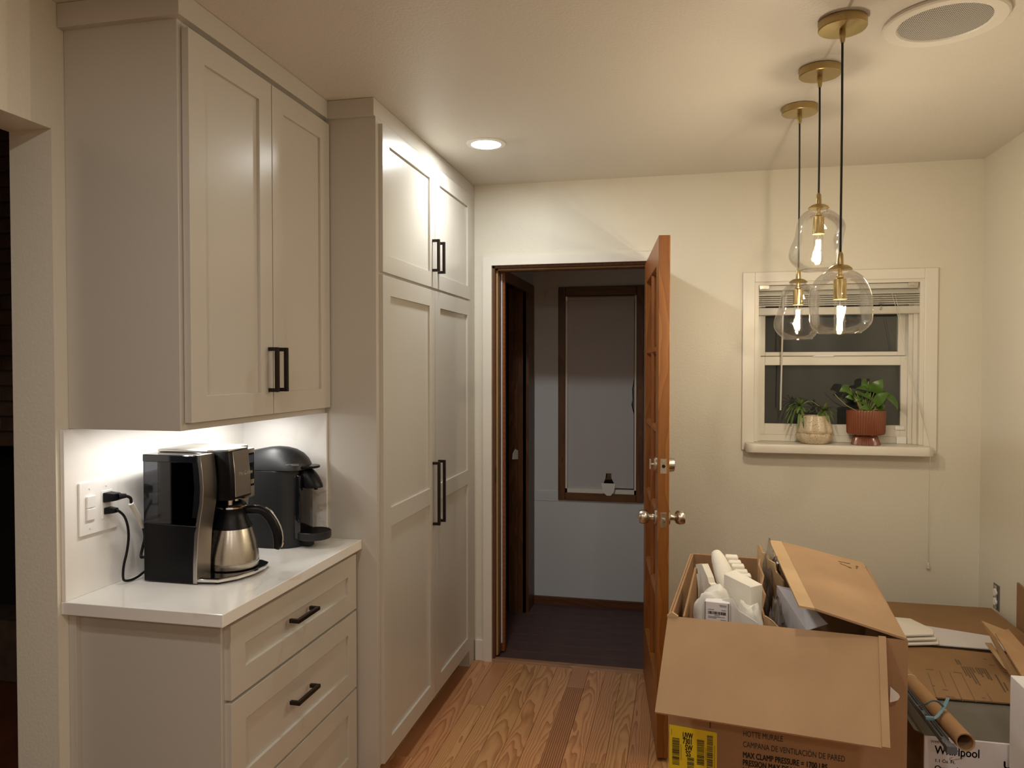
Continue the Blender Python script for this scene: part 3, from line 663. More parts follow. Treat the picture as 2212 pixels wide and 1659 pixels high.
# brew head
head = [(0.245, ZC + 0.225), (0.318, ZC + 0.229), (0.316, ZC + 0.30), (0.309, ZC + 0.372), (0.245, ZC + 0.372)]
MB().prism(head, 'y', 1.942, 2.048, 0.004, 2).build('brew_head', 'black', cm, smooth=True)
MB().prism([(0.3175, ZC + 0.236), (0.3205, ZC + 0.236), (0.319, ZC + 0.30), (0.3125, ZC + 0.369), (0.309, ZC + 0.369), (0.3155, ZC + 0.30)], 'y', 1.960, 2.040, 0.001).build('front_plate', 'steel', cm, smooth=True)
MB().prism([(0.084, CY0 + 0.060), (0.250, CY0 + 0.060), (0.258, 1.944), (0.306, 1.948), (0.308, 2.044), (0.272, 2.050), (0.272, CY1 - 0.006), (0.084, CY1 - 0.006)], 'z', ZC + 0.3655, ZC + 0.375, 0.003, 2).build('top_lid', 'steel', cm, smooth=True)
# control panel on the right column
MB().box(0.268, 0.2935, 2.052, 2.108, ZC + 0.215, ZC + 0.366, 0.004, 2).build('control_housing', 'steel', cm, smooth=True)
cp = MB().box(0.2935, 0.2955, 2.060, 2.100, ZC + 0.25, ZC + 0.352, 0.002).build('control_panel', 'gloss', cm)
MB().box(0.2955, 0.2965, 2.064, 2.096, ZC + 0.322, ZC + 0.346).build('display', emitter('dim_display', (0.02, 0.03, 0.05), 0.25), cp)
for k in range(3): MB().box(0.2955, 0.2972, 2.066, 2.094, ZC + 0.258 + k * 0.02, ZC + 0.271 + k * 0.02, 0.002).build('button', 'nickel' if k == 0 else 'black', cp)
lg = MB(); text_into(lg, 'Mr. Coffee', 0.017, (0.3192, 1.980, ZC + 0.296), (0, 1, 0), (-0.05, 0, 1), bold=0.0002, spacing=0.97, align='LEFT'); 
lg.build('logo', 'speaker', cm)
for y in (1.985, 2.015): MB().cyl((0.285, y, ZC + 0.209), (0.285, y, ZC + 0.226), 0.0085, 14).build('drip_nozzle', 'chrome', cm, smooth=True)
tray = [(0.235, CY0 + 0.002), (0.312, CY0 + 0.014), (0.346, 1.93), (0.362, 1.99), (0.362, 2.05), (0.345, 2.095), (0.315, CY1), (0.235, CY1)]
MB().prism(tray, 'z', ZC + 0.006, ZC + 0.016, 0.002).build('tray', 'chrome', cm, smooth=True)
cxm = sum(p[0] for p in tray) / 8; cym = sum(p[1] for p in tray) / 8
MB().prism([(cxm + (p[0] - cxm) * 0.93, cym + (p[1] - cym) * 0.94) for p in tray], 'z', ZC + 0.016, ZC + 0.0175).build('tray_mat', 'gloss', cm)
for fx, fy, fh in ((0.30, 1.90, 0.007), (0.33, 2.05, 0.007), (0.10, 1.89, 0.004), (0.10, 2.09, 0.004)):
    MB().cyl((fx, fy, ZC), (fx, fy, ZC + fh), 0.007, 10).build('foot', 'black', cm)

# carafe stands on the tray
ca = thing('carafe', 'brushed steel thermal carafe with black handle in the drip coffee maker', 'carafe', (0.270, 2.02, ZC + 0.0178))
K = (0.270, 2.02, ZC + 0.0178)
def rot_p(p): return p
MB().lathe([(0.070, 0), (0.0755, 0.003), (0.076, 0.018), (0.0745, 0.019), (0.0745, 0.0205), (0.076, 0.0215), (0.0738, 0.045), (0.0678, 0.075), (0.0610, 0.10), (0.0560, 0.118), (0.052, 0.119)], K, 48).build('body', 'steel_round', ca, smooth=True, angle=50)
MB().lathe([(0.052, 0.114), (0.0568, 0.118), (0.0545, 0.126), (0.047, 0.142), (0.041, 0.158), (0.039, 0.170), (0.041, 0.176), (0.036, 0.178)], K, 40).build('collar', 'black', ca, smooth=True, angle=50)
MB().lathe([(0.036, 0.174), (0.0425, 0.1775), (0.0435, 0.182), (0.041, 0.184), (0.036, 0.184)], K, 40).build('rim_ring', 'chrome', ca, smooth=True)
MB().lathe([(0.041, 0.183), (0.0405, 0.188), (0.032, 0.1955), (0.018, 0.200), (0.0, 0.202)], K, 40).build('lid', 'black', ca, smooth=True, angle=60)
MB().lathe([(0.060, -0.0005), (0.066, 0.0), (0.066, 0.002), (0.060, 0.002)], K, 30).build('foot_ring', 'black', ca)
hd = Vector((0.90, 0.43, 0)).normalized()
def hp(r, z): return Vector(K) + hd * r + Vector((0, 0, z))
hpath = [hp(0.036, 0.168), hp(0.055, 0.168), hp(0.082, 0.166), hp(0.103, 0.150), hp(0.122, 0.117), hp(0.131, 0.085), hp(0.131, 0.058), hp(0.126, 0.045)]
hnd = MB().tube(hpath, [0.010, 0.0115, 0.013, 0.014, 0.014, 0.0145, 0.0145, 0.0145, 0.015, 0.015, 0.015, 0.0145, 0.0135, 0.0125, 0.011, 0.009], 12, 1).build('handle', 'black', ca, smooth=True)
MB().tube([p + hd * 0.0125 + Vector((0, 0, 0.005)) for p in hpath[2:]], 0.0045, 8, 1).build('handle_inlay', 'chrome', hnd, smooth=True)

# ------------------------------------------------------------------ capsule machine
nm = thing('capsule_machine', 'matte black capsule coffee machine with round drip tray beside the carafe', 'coffee maker', (0.22, 2.375, ZC))
def stadium(x0, x1, y0, y1, n=10):
    r = (y1 - y0) / 2; c = (y0 + y1) / 2; pts = []
    for k in range(n + 1):
        a = -math.pi / 2 + math.pi * k / n; pts.append((x1 - r + r * math.cos(a), c + r * math.sin(a)))
    rb_ = 0.03
    for cx_, cy_, a0 in ((x0 + rb_, y1 - rb_, math.pi / 2), (x0 + rb_, y0 + rb_, math.pi)):
        for k in range(5):
            a = a0 + math.pi / 2 * k / 4; pts.append((cx_ + rb_ * math.cos(a), cy_ + rb_ * math.sin(a)))
    return pts
NY0, NY1 = 2.305, 2.450; NYC = (NY0 + NY1) / 2
MB().prism(stadium(0.085, 0.318, NY0, NY1), 'z', ZC, 1.186, 0.002).build('body', 'matte', nm, smooth=True)
top = [(0.088, 0.048), (0.10, 0.055), (0.13, 0.062), (0.16, 0.068), (0.19, 0.0735), (0.22, 0.076), (0.25, 0.0745), (0.28, 0.068), (0.305, 0.055), (0.322, 0.038), (0.332, 0.018), (0.335, 0.0)]
rings = []
for k in range(-12, 13):
    t = k / 12; sz = max(1 - abs(t) ** 2.4, 0.0) ** 0.5; sx = 0.80 + 0.20 * max(1 - t * t, 0) ** 0.5
    xx = lambda x: 0.10 + (x - 0.10) * sx if x > 0.10 else x
    rings.append([(xx(x), NYC + (NY1 - NYC) * t * 1.0, 1.1875 + z * max(sz, 0.02)) for x, z in top] + [(0.088, NYC + (NY1 - NYC) * t, 1.1875)])
MB().rings(rings).build('head', 'matte', nm, smooth=True, angle=70)
MB().prism(stadium(0.24, 0.372, NYC - 0.040, NYC + 0.040), 'z', 1.192, 1.200, 0.002).build('lever', 'black', nm, smooth=True)
MB().prism([(0.300, ZC + 0.03), (0.3255, ZC + 0.03), (0.3255, 1.17), (0.300, 1.17)], 'y', NYC - 0.045, NYC + 0.045, 0.004, 2).build('front_column', 'gloss', nm, smooth=True)
sp = []
for k in range(9):
    f = k / 8; z = 1.190 - f * 0.065; r = 0.036 * math.sqrt(1 - (1 - f) ** 3 * 0.55) * (1.0 if f < 0.95 else 0.96)
    sp.append([(0.315 + 0.034 * f ** 0.7 + r * math.cos(a) * (1 if math.cos(a) > 0 else 0.8), NYC + r * math.sin(a), z) for a in [2 * math.pi * j / 20 for j in range(20)]])
MB().rings(sp).build('spout', 'black', nm, smooth=True, angle=60)
MB().cyl((0.360, NYC, 1.117), (0.360, NYC, 1.127), 0.006, 10).build('nozzle', 'black', nm)
tx = 0.352
MB().lathe([(0.050, 0.0), (0.056, 0.002), (0.0585, 0.006), (0.0585, 0.026), (0.056, 0.028), (0.0545, 0.0265), (0.0535, 0.024), (0.0, 0.024)], (tx, NYC, ZC + 0.026), 40).build('drip_tray', 'matte', nm, smooth=True)
mb = MB()
for k in range(-7, 8):
    yy = k * 0.0068; hl_ = math.sqrt(max(0.0530 ** 2 - yy ** 2, 0))
    mb.box(tx - hl_, tx + hl_, NYC + yy - 0.0013, NYC + yy + 0.0013, ZC + 0.0495, ZC + 0.0525)
mb.build('tray_ribs', 'black', nm)
MB().box(0.29, 0.345, NYC - 0.018, NYC + 0.018, ZC, ZC + 0.0255, 0.003).build('tray_arm', 'matte', nm)
mb = MB()
for k in range(16):
    mb.box(0.066, 0.084, 2.318 + k * 0.008, 2.323 + k * 0.008, ZC + 0.05, ZC + 0.24)
mb.box(0.07, 0.0845, NY0 + 0.008, NY1 - 0.008, ZC + 0.0, ZC + 0.25, 0.004).build('water_tank', 'smoke', nm)
lg = MB(); text_into(lg, 'NESPRESSO', 0.0085, (0.285, NY0 + 0.004, 1.205), (1, 0.35, 0), (-0.1, 0.25, 1), bold=0.0001); lg.build('logo', 'tag', nm)

# ------------------------------------------------------------------ door leaf (open into the kitchen) - two by five panes
A2, B2 = Vector((1.498, 2.966)), Vector((1.408, 3.795))
dv = (B2 - A2); DL = dv.length; ang = math.atan2(dv.y, dv.x)
leaf = thing('door_1', 'varnished orange wooden door with ten glass panes, standing open', None, (A2.x, A2.y, 0.012), ang)
props(leaf, kind='structure')
T = 0.044           # local: x along the leaf from its free edge, y from 0 (hall side, left) to -T, z up from the leaf's foot
H = 2.033
def lb(name, mat, x0, x1, z0, z1, y0=-T, y1=0.0, bev=0.002, par=leaf): return MB().box(x0, x1, y0, y1, z0, z1, bev).build(name, mat, par, local=True)
lb('stile', 'fir', 0, 0.115, 0, H); lb('stile', 'fir', DL - 0.115, DL, 0, H)
lb('rail', 'firx', 0.115, DL - 0.115, 0, 0.262); lb('rail', 'firx', 0.115, DL - 0.115, H - 0.105, H)
zs = [0.262, 0.600, 0.934, 1.268, 1.598, H - 0.105]
xm = DL / 2
def moulded(x0, x1, z0, z1, vert):
    mb = MB(); w_ = 0.014
    c = ((x0 + x1) / 2 if vert else (z0 + z1) / 2)
    poly = [(-w_, -0.006), (w_, -0.006), (0.006, -0.020), (-0.006, -0.020)]
    mb.box(x0, x1, -0.030, -0.014, z0, z1)
    for s in (0, 1):
        q = [(u, (-0.003 if s == 0 else -0.041)) for u in (-0.007, 0.007)] + [(u, (-0.018 if s == 0 else -0.026)) for u in (0.014, -0.014)]
        if vert: mb.prism([(c + u, v) for u, v in q], 'z', z0, z1)
        else: mb.prism([(v, c + u) for u, v in q], 'x', x0, x1)
    return mb
moulded(xm - 0.014, xm + 0.014, 0.262, H - 0.105, True).build('muntin', 'fir', leaf, local=True)
for z in zs[1:-1]:
    for x0, x1 in ((0.115, xm - 0.012), (xm + 0.012, DL - 0.115)):
        moulded(x0, x1, z - 0.014, z + 0.014, False).build('muntin', 'firx', leaf, local=True)
for i in range(5):
    for x0, x1 in ((0.115, xm - 0.008), (xm + 0.008, DL - 0.115)):
        lb('pane', 'doorpane', x0, x1, zs[i] + 0.002, zs[i + 1] - 0.002, -0.0235, -0.0205, 0)
def knob_set(z, deadbolt=False):
    x = 0.062
    nm_ = 'deadbolt' if deadbolt else 'knob'
    for s in (1, -1):
        y0 = 0.0 if s > 0 else -T
        ax = (0, s, 0); mb = MB()
        if not deadbolt:
            mb.lathe([(0.033, 0), (0.033, 0.003), (0.029, 0.008), (0.014, 0.012), (0.012, 0.020), (0.013, 0.028), (0.021, 0.031), (0.0255, 0.036), (0.0285, 0.046), (0.0265, 0.062), (0.0235, 0.0665), (0.0, 0.067)], (x, y0, z), 28, ax)
            if s > 0: mb.box(x - 0.002, x + 0.002, 0.067, 0.076, z - 0.006, z + 0.006)
        elif s > 0:
            mb.lathe([(0.031, 0), (0.031, 0.005), (0.026, 0.010), (0.0, 0.011)], (x, y0, z), 28, ax)
            mb.cyl((x, 0.010, z), (x, 0.022, z), 0.006, 12).box(x - 0.006, x + 0.006, 0.020, 0.028, z - 0.021, z + 0.021, 0.002)
        else:
            mb.lathe([(0.030, 0), (0.030, 0.004), (0.027, 0.024), (0.020, 0.027), (0.0, 0.0275)], (x, y0, z), 28, ax)
        mb.build(nm_, 'nickel', leaf, local=True, smooth=True)
    MB().box(-0.0012, 0.0012, -T / 2 - 0.0125, -T / 2 + 0.0125, z - 0.029, z + 0.029, 0.0008).build('latch_plate', 'nickel', leaf, local=True)
    mb = MB()
    for dz in (-0.02, 0.02): mb.cyl((-0.0016, -T / 2, z + dz), (-0.001, -T / 2, z + dz), 0.0035, 10)
    mb.build('screw', 'chrome', leaf, local=True)
    mb = MB()
    if deadbolt: mb.cyl((-0.0022, -T / 2, z), (0, -T / 2, z), 0.007, 14)
    else: mb.hexa([(-0.009, -T / 2 + 0.006, z - 0.009), (0.0, -T / 2 + 0.007, z - 0.009), (0.0, -T / 2 - 0.007, z - 0.009), (-0.003, -T / 2 - 0.007, z - 0.009), (-0.009, -T / 2 + 0.006, z + 0.009), (0.0, -T / 2 + 0.007, z + 0.009), (0.0, -T / 2 - 0.007, z + 0.009), (-0.003, -T / 2 - 0.007, z + 0.009)], 0.001)
    mb.build('bolt', 'bronze' if deadbolt else 'chrome', leaf, local=True, smooth=True)
zk = 0.933; zd = 1.142
knob_set(zk); knob_set(zd, True)

# ------------------------------------------------------------------ window with sill
wn = props(thing('window_1', 'white double-hung window above the cardboard boxes', None, (2.30, YB, 1.14)), kind='structure')
cw = 0.056
for nm_, e in (('casing', (1.873, WX0, 1.138, 1.992)), ('casing', (WX1, 2.730, 1.138, 1.992)), ('casing', (WX0, WX1, WZ1, 1.992))):
    MB().box(e[0], e[1], YB - 0.016, YB, e[2], e[3], 0.003, 2).build(nm_, 'trim', wn)
mb = MB().box(WX0, WX0 + 0.018, YB - 0.005, YB + 0.139, 1.178, WZ1).box(WX1 - 0.018, WX1, YB - 0.005, YB + 0.139, 1.178, WZ1).box(WX0 + 0.018, WX1 - 0.018, YB - 0.005, YB + 0.139, WZ1 - 0.015, WZ1)
mb.box(WX0 + 0.018, WX0 + 0.034, YB + 0.05, YB + 0.139, 1.178, WZ1 - 0.015).box(WX1 - 0.050, WX1 - 0.018, YB + 0.05, YB + 0.139, 1.178, WZ1 - 0.015)
mb.box(WX1 - 0.034, WX1 - 0.018, YB + 0.03, YB + 0.05, 1.178, WZ1 - 0.015)
mb.build('window_frame', 'pvc', wn)
def sash(name, x0, x1, z0, z1, y0, y1, gx0, gx1, gz0, gz1):
    mb = MB().box(x0, gx0, y0, y1, z0, z1, 0.002).box(gx1, x1, y0, y1, z0, z1, 0.002).box(gx0, gx1, y0, y1, z0, gz0, 0.002).box(gx0, gx1, y0, y1, gz1, z1, 0.002)
    s_ = mb.build(name, 'pvc', wn)
    bx('pane', 'pane', (gx0 - 0.004, gx1 + 0.004, (y0 + y1) / 2 - 0.002, (y0 + y1) / 2 + 0.002, gz0 - 0.004, gz1 + 0.004), s_)
    return s_
sash('lower_sash', 1.964, 2.630, 1.208, 1.590, YB + 0.070, YB + 0.098, 1.986, 2.598, 1.262, 1.547)
sash('upper_sash', 1.964, 2.624, 1.592, 1.93, YB + 0.100, YB + 0.128, 1.990, 2.592, 1.612, 1.905)
bx('sash_foot', 'pvc', (1.964, 2.624, YB + 0.064, YB + 0.13, 1.178, 1.208), wn)
MB().prism([(2.20, 1.588), (2.305, 1.588), (2.29, 1.597), (2.22, 1.597)], 'y', YB + 0.060, YB + 0.075, 0.001).build('sash_lock', 'white', wn)
bx('insect_screen', 'screen', (1.95, 2.64, YB + 0.160, YB + 0.162, 1.15, 1.94), wn)
sx0, sx1, sy0, rr_ = 1.887, 2.700, YB - 0.105, 0.035
pl = [(sx0, YB)] + [(sx0 + rr_ - rr_ * math.cos(a), sy0 + rr_ - rr_ * math.sin(a)) for a in [math.pi / 2 * k / 6 for k in range(7)]] + [(sx1 - rr_ + rr_ * math.sin(a), sy0 + rr_ - rr_ * math.cos(a)) for a in [math.pi / 2 * k / 6 for k in range(7)]] + [(sx1, YB)]
MB().prism(pl, 'z', 1.135, 1.177, 0.006, 2).build('window_sill', 'trim', wn, smooth=True)
bx('window_sill', 'trim', (WX0, WX1, YB - 0.002, YB + 0.065, 1.141, 1.1768), wn)

# blind pulled up
bl = thing('window_blind', 'off-white slatted blind drawn up at the top of the kitchen window', 'blind', (2.30, YB + 0.03, 1.94))
BX0, BX1 = 1.951, 2.652
MB().box(BX0, BX1, YB + 0.008, YB + 0.040, 1.905, 1.928, 0.001).build('headrail', 'slat', bl)
for x0 in (BX0, BX1 - 0.045): MB().box(x0, x0 + 0.045, YB + 0.002, YB + 0.007, 1.912, 1.930, 0.001).build('bracket', 'nickel', bl)
def slat(z, dep, th, tilt=0.0, y0=YB + 0.0):
    mb = MB(); n = 6; top = []
    for k in range(n + 1):
        f = k / n; top.append((y0 + dep * f, z + 0.005 * math.sin(math.pi * f) + tilt * (f - 0.5)))
    bot = [(a, b - th) for a, b in top[::-1]]
    return mb.prism(top + bot, 'x', BX0 - 0.012, BX1 + 0.012)
slat(1.897, 0.055, 0.0026, 0.030, YB - 0.004).build('slat', 'slat', bl, smooth=True)
for z in (1.878, 1.868, 1.858, 1.848, 1.838): slat(z, 0.050, 0.0026, 0.012).build('slat', 'slat', bl, smooth=True)
MB().box(BX0 - 0.012, BX1 + 0.012, YB + 0.0, YB + 0.052, 1.786, 1.822, 0.004, 2).build('bottom_rail', 'slat', bl, smooth=True)
w0 = at(1692, 690, YB - 0.012); w1 = at(1686, 886, YB - 0.012)
MB().cyl((w0.x, w0.y, 1.90), w1, 0.004, 8).build('wand', 'slat', bl, smooth=True)
cpts = [Vector((2.535, YB - 0.008, 1.885)), at(1942, 690, YB - 0.012), at(1962, 800, YB - 0.016), at(1985, 880, YB - 0.03), at(2005, 945, YB - 0.112), at(2010, 975, YB - 0.114), at(2009, 1000, YB - 0.11), at(2006, 1100, YB - 0.02), at(2005, 1215, YB - 0.012)]
MB().tube(cpts, 0.0011, 6, 2).build('lift_cord', 'slat', bl, smooth=True)
cp2 = [p + Vector((0.014 * (1 - i / 5), 0, -0.01)) for i, p in enumerate(cpts[:5])]
MB().tube(cp2, 0.0011, 6, 2).build('lift_cord', 'slat', bl, smooth=True)
tp = cpts[-1]; MB().lathe([(0.002, 0), (0.006, -0.006), (0.008, -0.028), (0.0, -0.029)], tp, 10).build('tassel', 'slat', bl, smooth=True)
k1 = at(1902, 641, YB - 0.006); MB().tube([k1, k1 + Vector((0.002, -0.004, -0.02)), k1 + Vector((0.001, -0.006, -0.045))], 0.0016, 6, 1).blob(k1 + Vector((0.002, -0.006, -0.032)), (0.014, 0.004, 0.007), 1).blob(k1 + Vector((0.001, -0.006, -0.055)), (0.006, 0.004, 0.009), 1).build('cord_connector', 'acrylic', bl, smooth=True)

# window contact sensor
ws = thing('window_sensor', 'small white square sensor on the sill right of the terracotta pot', 'sensor', (2.60, YB + 0.055, 1.178))
a, b = at(1936, 951, YB + 0.05), at(1958, 936, YB + 0.05)
MB().box(a.x, b.x, YB + 0.042, YB + 0.060, 1.1775, 1.1775 + (b.z - a.z), 0.003, 2).build('sensor_body', 'white', ws, smooth=True)
a, b = at(1933, 929, YB + 0.06), at(1955, 921, YB + 0.06)
MB().box(a.x, b.x, YB + 0.060, YB + 0.0695, a.z, b.z, 0.004, 2).build('magnet', 'white', ws, smooth=True)

# ------------------------------------------------------------------ potted plants
PY = YB - 0.018
pb = at(1759, 951, PY); ppx = pb.x; ZS = 1.1772
p1 = thing('potted_plant', 'spider plant in a cream speckled carved pot on the window sill', 'plant', (ppx, PY, ZS))
prof = [(0.050, 0.0), (0.060, 0.003), (0.076, 0.020), (0.084, 0.040), (0.080, 0.048), (0.078, 0.0505), (0.083, 0.056), (0.0835, 0.066), (0.078, 0.085), (0.069, 0.115), (0.064, 0.132), (0.058, 0.132), (0.058, 0.115), (0.05, 0.11)]
rings = []
seg = 60
for r, z in prof:
    rr = []
    for k in range(seg):
        th = 2 * math.pi * k / seg
        f = abs(math.sin(th * 4 + 0.4)) ** 0.5
        q = 1.0
        if 0.05 < z < 0.125 and r > 0.06: q = 0.83 + 0.175 * f
        elif 0.012 < z <= 0.05: q = 0.85 + 0.16 * abs(math.sin(th * 4 + 0.4 + math.pi / 2)) ** 0.5
        rr.append((ppx + r * q * math.cos(th), PY + r * q * math.sin(th), ZS + z))
    rings.append(rr)
MB().rings(rings).build('pot', 'ceramic', p1, smooth=True, angle=60)
MB().lathe([(0.0, 0.118), (0.03, 0.119), (0.057, 0.114)], (ppx, PY, ZS), 24, cap=False).build('soil', 'soil', p1, smooth=True)
def ribbon(pts, wid, fold=0.25):
    pts = [Vector(p) for p in pts]; q = [pts[0]]
    for i in range(len(pts) - 1): q += [pts[i] * 0.7 + pts[i + 1] * 0.3, pts[i] * 0.3 + pts[i + 1] * 0.7]
    pts = q + [pts[-1]]; n = len(pts); b = bmesh.new(); rows = []
    for i, p in enumerate(pts):
        t = (pts[min(i + 1, n - 1)] - pts[max(i - 1, 0)]).normalized(); s = t.cross(Vector((0, 0, 1)))
        if s.length < 0.2: s = t.cross(Vector((0, 1, 0)))
        s.normalize(); nn = s.cross(t); f = i / (n - 1)
        ww = wid * (math.sin(math.pi * min(0.08 + f * 0.9, 1)) ** 0.6)
        rows.append([b.verts.new(p + s * ww * k + nn * (abs(k) * ww * fold)) for k in (-1, 0, 1)])
    for i in range(n - 1):
        for k in range(2): b.faces.new((rows[i][k], rows[i][k + 1], rows[i + 1][k + 1], rows[i + 1][k]))
    m_ = MB(); m_.bm.free(); m_.bm = b; return m_
def spider(cx_, cz_, dz, leaves, wid):
    c = at(cx_, cz_, PY - 0.03)
    for (tx_, tz_, lift) in leaves:
        tip = at(tx_, tz_, PY - 0.055 - random.uniform(0, 0.02)); mid = (c + tip) / 2 + Vector((0, random.uniform(-0.01, 0.0), lift))
        mid2 = c * 0.3 + tip * 0.7 + Vector((0, 0, lift * 0.7))
        ribbon([c, mid, mid2, tip], wid * random.uniform(0.8, 1.2)).build('leaf', 'leaf2', p1, smooth=True)
spider(1730, 876, 0, [(1704, 862, 0.004), (1721, 857, 0.0), (1733, 862, 0), (1703, 878, 0.010), (1696, 905, 0.030), (1700, 917, 0.040), (1708, 922, 0.035), (1724, 926, 0.022), (1736, 925, 0.012), (1750, 888, 0.012), (1745, 866, 0.006), (1698, 890, 0.022), (1740, 890, 0.0), (1756, 868, 0.02), (1712, 886, 0.012), (1722, 893, 0.008)], 0.0064)
spider(1779, 887, 0, [(1786, 869, 0), (1802, 880, 0.004), (1809, 888, 0.008), (1801, 911, 0.025), (1799, 896, 0.012), (1771, 921, 0.006), (1767, 908, 0.01), (1760, 882, 0.01), (1752, 878, 0.012), (1766, 896, 0.004), (1790, 912, 0.010), (1748, 892, 0.01), (1795, 878, 0.002), (1773, 878, 0.0)], 0.0060)
st = at(1730, 876, PY - 0.03); en = at(1779, 887, PY - 0.03)
MB().tube([st, at(1745, 866, PY - 0.03), at(1758, 868, PY - 0.03), en], 0.0015, 6, 2).build('runner', 'stem', p1, smooth=True)
for q in (st, en): MB().tube([q, q + Vector((0, 0.012, -0.02)), Vector((q.x * 0.5 + ppx * 0.5, PY, ZS + 0.116))], 0.003, 6, 1).build('stem', 'stem', p1, smooth=True)

tb = at(1870, 954, PY - 0.004); tpx, TY = tb.x, PY - 0.004
p2 = thing('potted_plant', 'pothos with broad green leaves in a ribbed terracotta pedestal pot', 'plant', (tpx, TY, ZS))
rings = []; seg = 96
for r, z, rib in ((0.058, 0.0, 0), (0.062, 0.002, 1), (0.058, 0.014, 1), (0.050, 0.038, 1), (0.047, 0.0435, 0), (0.066, 0.046, 0), (0.077, 0.050, 1), (0.081, 0.058, 1), (0.083, 0.156, 1), (0.082, 0.161, 0), (0.077, 0.161, 0), (0.074, 0.150, 0), (0.02, 0.146, 0)):
    rings.append([(tpx + (r + (0.0020 * (1 if k % 2 else -1) if rib else 0)) * math.cos(2 * math.pi * k / seg), TY + (r + (0.0020 * (1 if k % 2 else -1) if rib else 0)) * math.sin(2 * math.pi * k / seg), ZS + z) for k in range(seg)])
MB().rings(rings).build('pot', 'terra', p2, smooth=True, angle=40)
MB().lathe([(0.0, 0.152), (0.04, 0.153), (0.0745, 0.149)], (tpx, TY, ZS), 24, cap=False).build('soil', 'soil', p2, smooth=True)
def broad_leaf(base, tip, wid, nrm, droop=0.012):
    base, tip = Vector(base), Vector(tip); t = (tip - base); ln = t.length; t.normalize()
    nrm = Vector(nrm).normalized(); s = t.cross(nrm).normalized(); nrm = s.cross(t)
    b = bmesh.new(); n = 9; rows = []
    for i in range(n + 1):
        f = i / n; ww = wid * (math.sin(math.pi * f ** 0.62) ** 0.85 if 0 < f < 1 else 0.02)
        p = base + t * ln * f - nrm * droop * (2 * f - 1) ** 2
        back = t * (0.012 if i == 1 else 0)
        rows.append([b.verts.new(p + s * ww * k * 0.5 + nrm * (0.18 * abs(k) * ww * 0.5) - back * (abs(k) > 0.6)) for k in (-1, -0.5, 0, 0.5, 1)])
    for i in range(n):
        for k in range(4): b.faces.new((rows[i][k], rows[i][k + 1], rows[i + 1][k + 1], rows[i + 1][k]))
    m_ = MB(); m_.bm.free(); m_.bm = b; return m_
soil_c = Vector((tpx, TY, ZS + 0.150))
for (b0, t0, wd, nr, yo) in [((1888, 848), (1905, 819), 0.062, (-0.45, -1, 0.3), -0.01), ((1882, 842), (1850, 836), 0.038, (0, -0.8, 1), 0.02), ((1836, 838), (1815, 843), 0.045, (-0.2, -1, 0.5), 0.0),
        ((1849, 845), (1892, 868), 0.030, (0.2, -0.6, 1), -0.03), ((1890, 872), (1918, 846), 0.055, (-0.4, -1, 0.7), -0.04), ((1915, 850), (1944, 884), 0.048, (0.5, -0.8, 0.7), -0.03),
        ((1846, 852), (1832, 846), 0.03, (0, -0.9, 0.6), -0.03), ((1845, 858), (1829, 857), 0.03, (0, -1, 0.3), -0.035), ((1884, 881), (1858, 880), 0.034, (0, -1, 0.6), -0.05), ((1870, 850), (1880, 862), 0.032, (0, -1, 0.5), -0.02),
        ((1895, 884), (1912, 868), 0.04, (0.3, -1, 0.4), -0.02), ((1876, 824), (1862, 838), 0.05, (0.2, -1, 0.5), 0.04), ((1862, 856), (1846, 866), 0.028, (0, -1, 0.4), -0.02), ((1900, 850), (1932, 856), 0.045, (0.2, -0.7, 1), 0.0), ((1855, 862), (1872, 874), 0.03, (0, -1, 0.5), -0.01)]:
    B, Tt = at(*b0, TY + yo), at(*t0, TY + yo - 0.015)
    broad_leaf(B, Tt, wd, nr).build('leaf', 'leaf', p2, smooth=True)
    g = soil_c + Vector(((B.x - tpx) * 0.3, min((B.y - TY) * 0.4, 0.03), 0))
    MB().tube([g, (g + B) / 2 + Vector((0, 0, 0.006)), B], 0.0016, 6, 1).build('stem', 'stem', p2, smooth=True)
MB().tube([soil_c + Vector((-0.03, -0.02, 0.0)), at(1828, 876, TY - 0.03), at(1820, 868, TY - 0.03), at(1808, 857, TY - 0.03), at(1803, 851, TY - 0.03)], 0.0016, 6, 2).build('vine', 'stem', p2, smooth=True)

# ------------------------------------------------------------------ ceiling fittings
def downlight(x, y, label, group=None):
    c = thing('recessed_light', label, 'ceiling light', (x, y, HC), group=group)
    MB().lathe([(0.060, 0.0), (0.083, 0.0), (0.082, -0.003), (0.066, -0.006), (0.060, -0.004)], (x, y, HC - 0.0005), 40).build('trim_ring', 'white', c, smooth=True)
    MB().lathe([(0.0, -0.008), (0.055, -0.0075), (0.062, -0.005), (0.062, -0.001)], (x, y, HC - 0.0005), 40, cap=False).build('diffuser', 'lens', c, smooth=True)
downlight(*CANS[0], 'round lit recessed ceiling light near the pantry cabinet')
for i, (x, y) in enumerate(CANS[1:]): downlight(x, y, ['recessed ceiling light just behind the viewer on the side of the dark room', 'recessed ceiling light just behind the viewer on the window wall side', 'recessed ceiling light far behind the viewer on the side of the dark room', 'recessed ceiling light far behind the viewer on the window wall side'][i], 'recessed lights behind the viewer')  # invented fittings for the rear fill lamps, out of view

sp_ = thing('ceiling_speaker', 'round white ceiling speaker with perforated grille beside the pendants', 'speaker', (2.275, 2.272, HC))
MB().lathe([(0.112, -0.004), (0.118, -0.010), (0.148, -0.012), (0.153, -0.008), (0.153, 0.0)], (2.275, 2.272, HC - 0.0006), 56, cap=False).build('bezel', 'speaker', sp_, smooth=True)
MB().lathe([(0.0, -0.0125), (0.06, -0.0115), (0.113, -0.007), (0.113, -0.003)], (2.275, 2.272, HC - 0.0006), 48, cap=False).build('grille', 'grille', sp_, smooth=True)

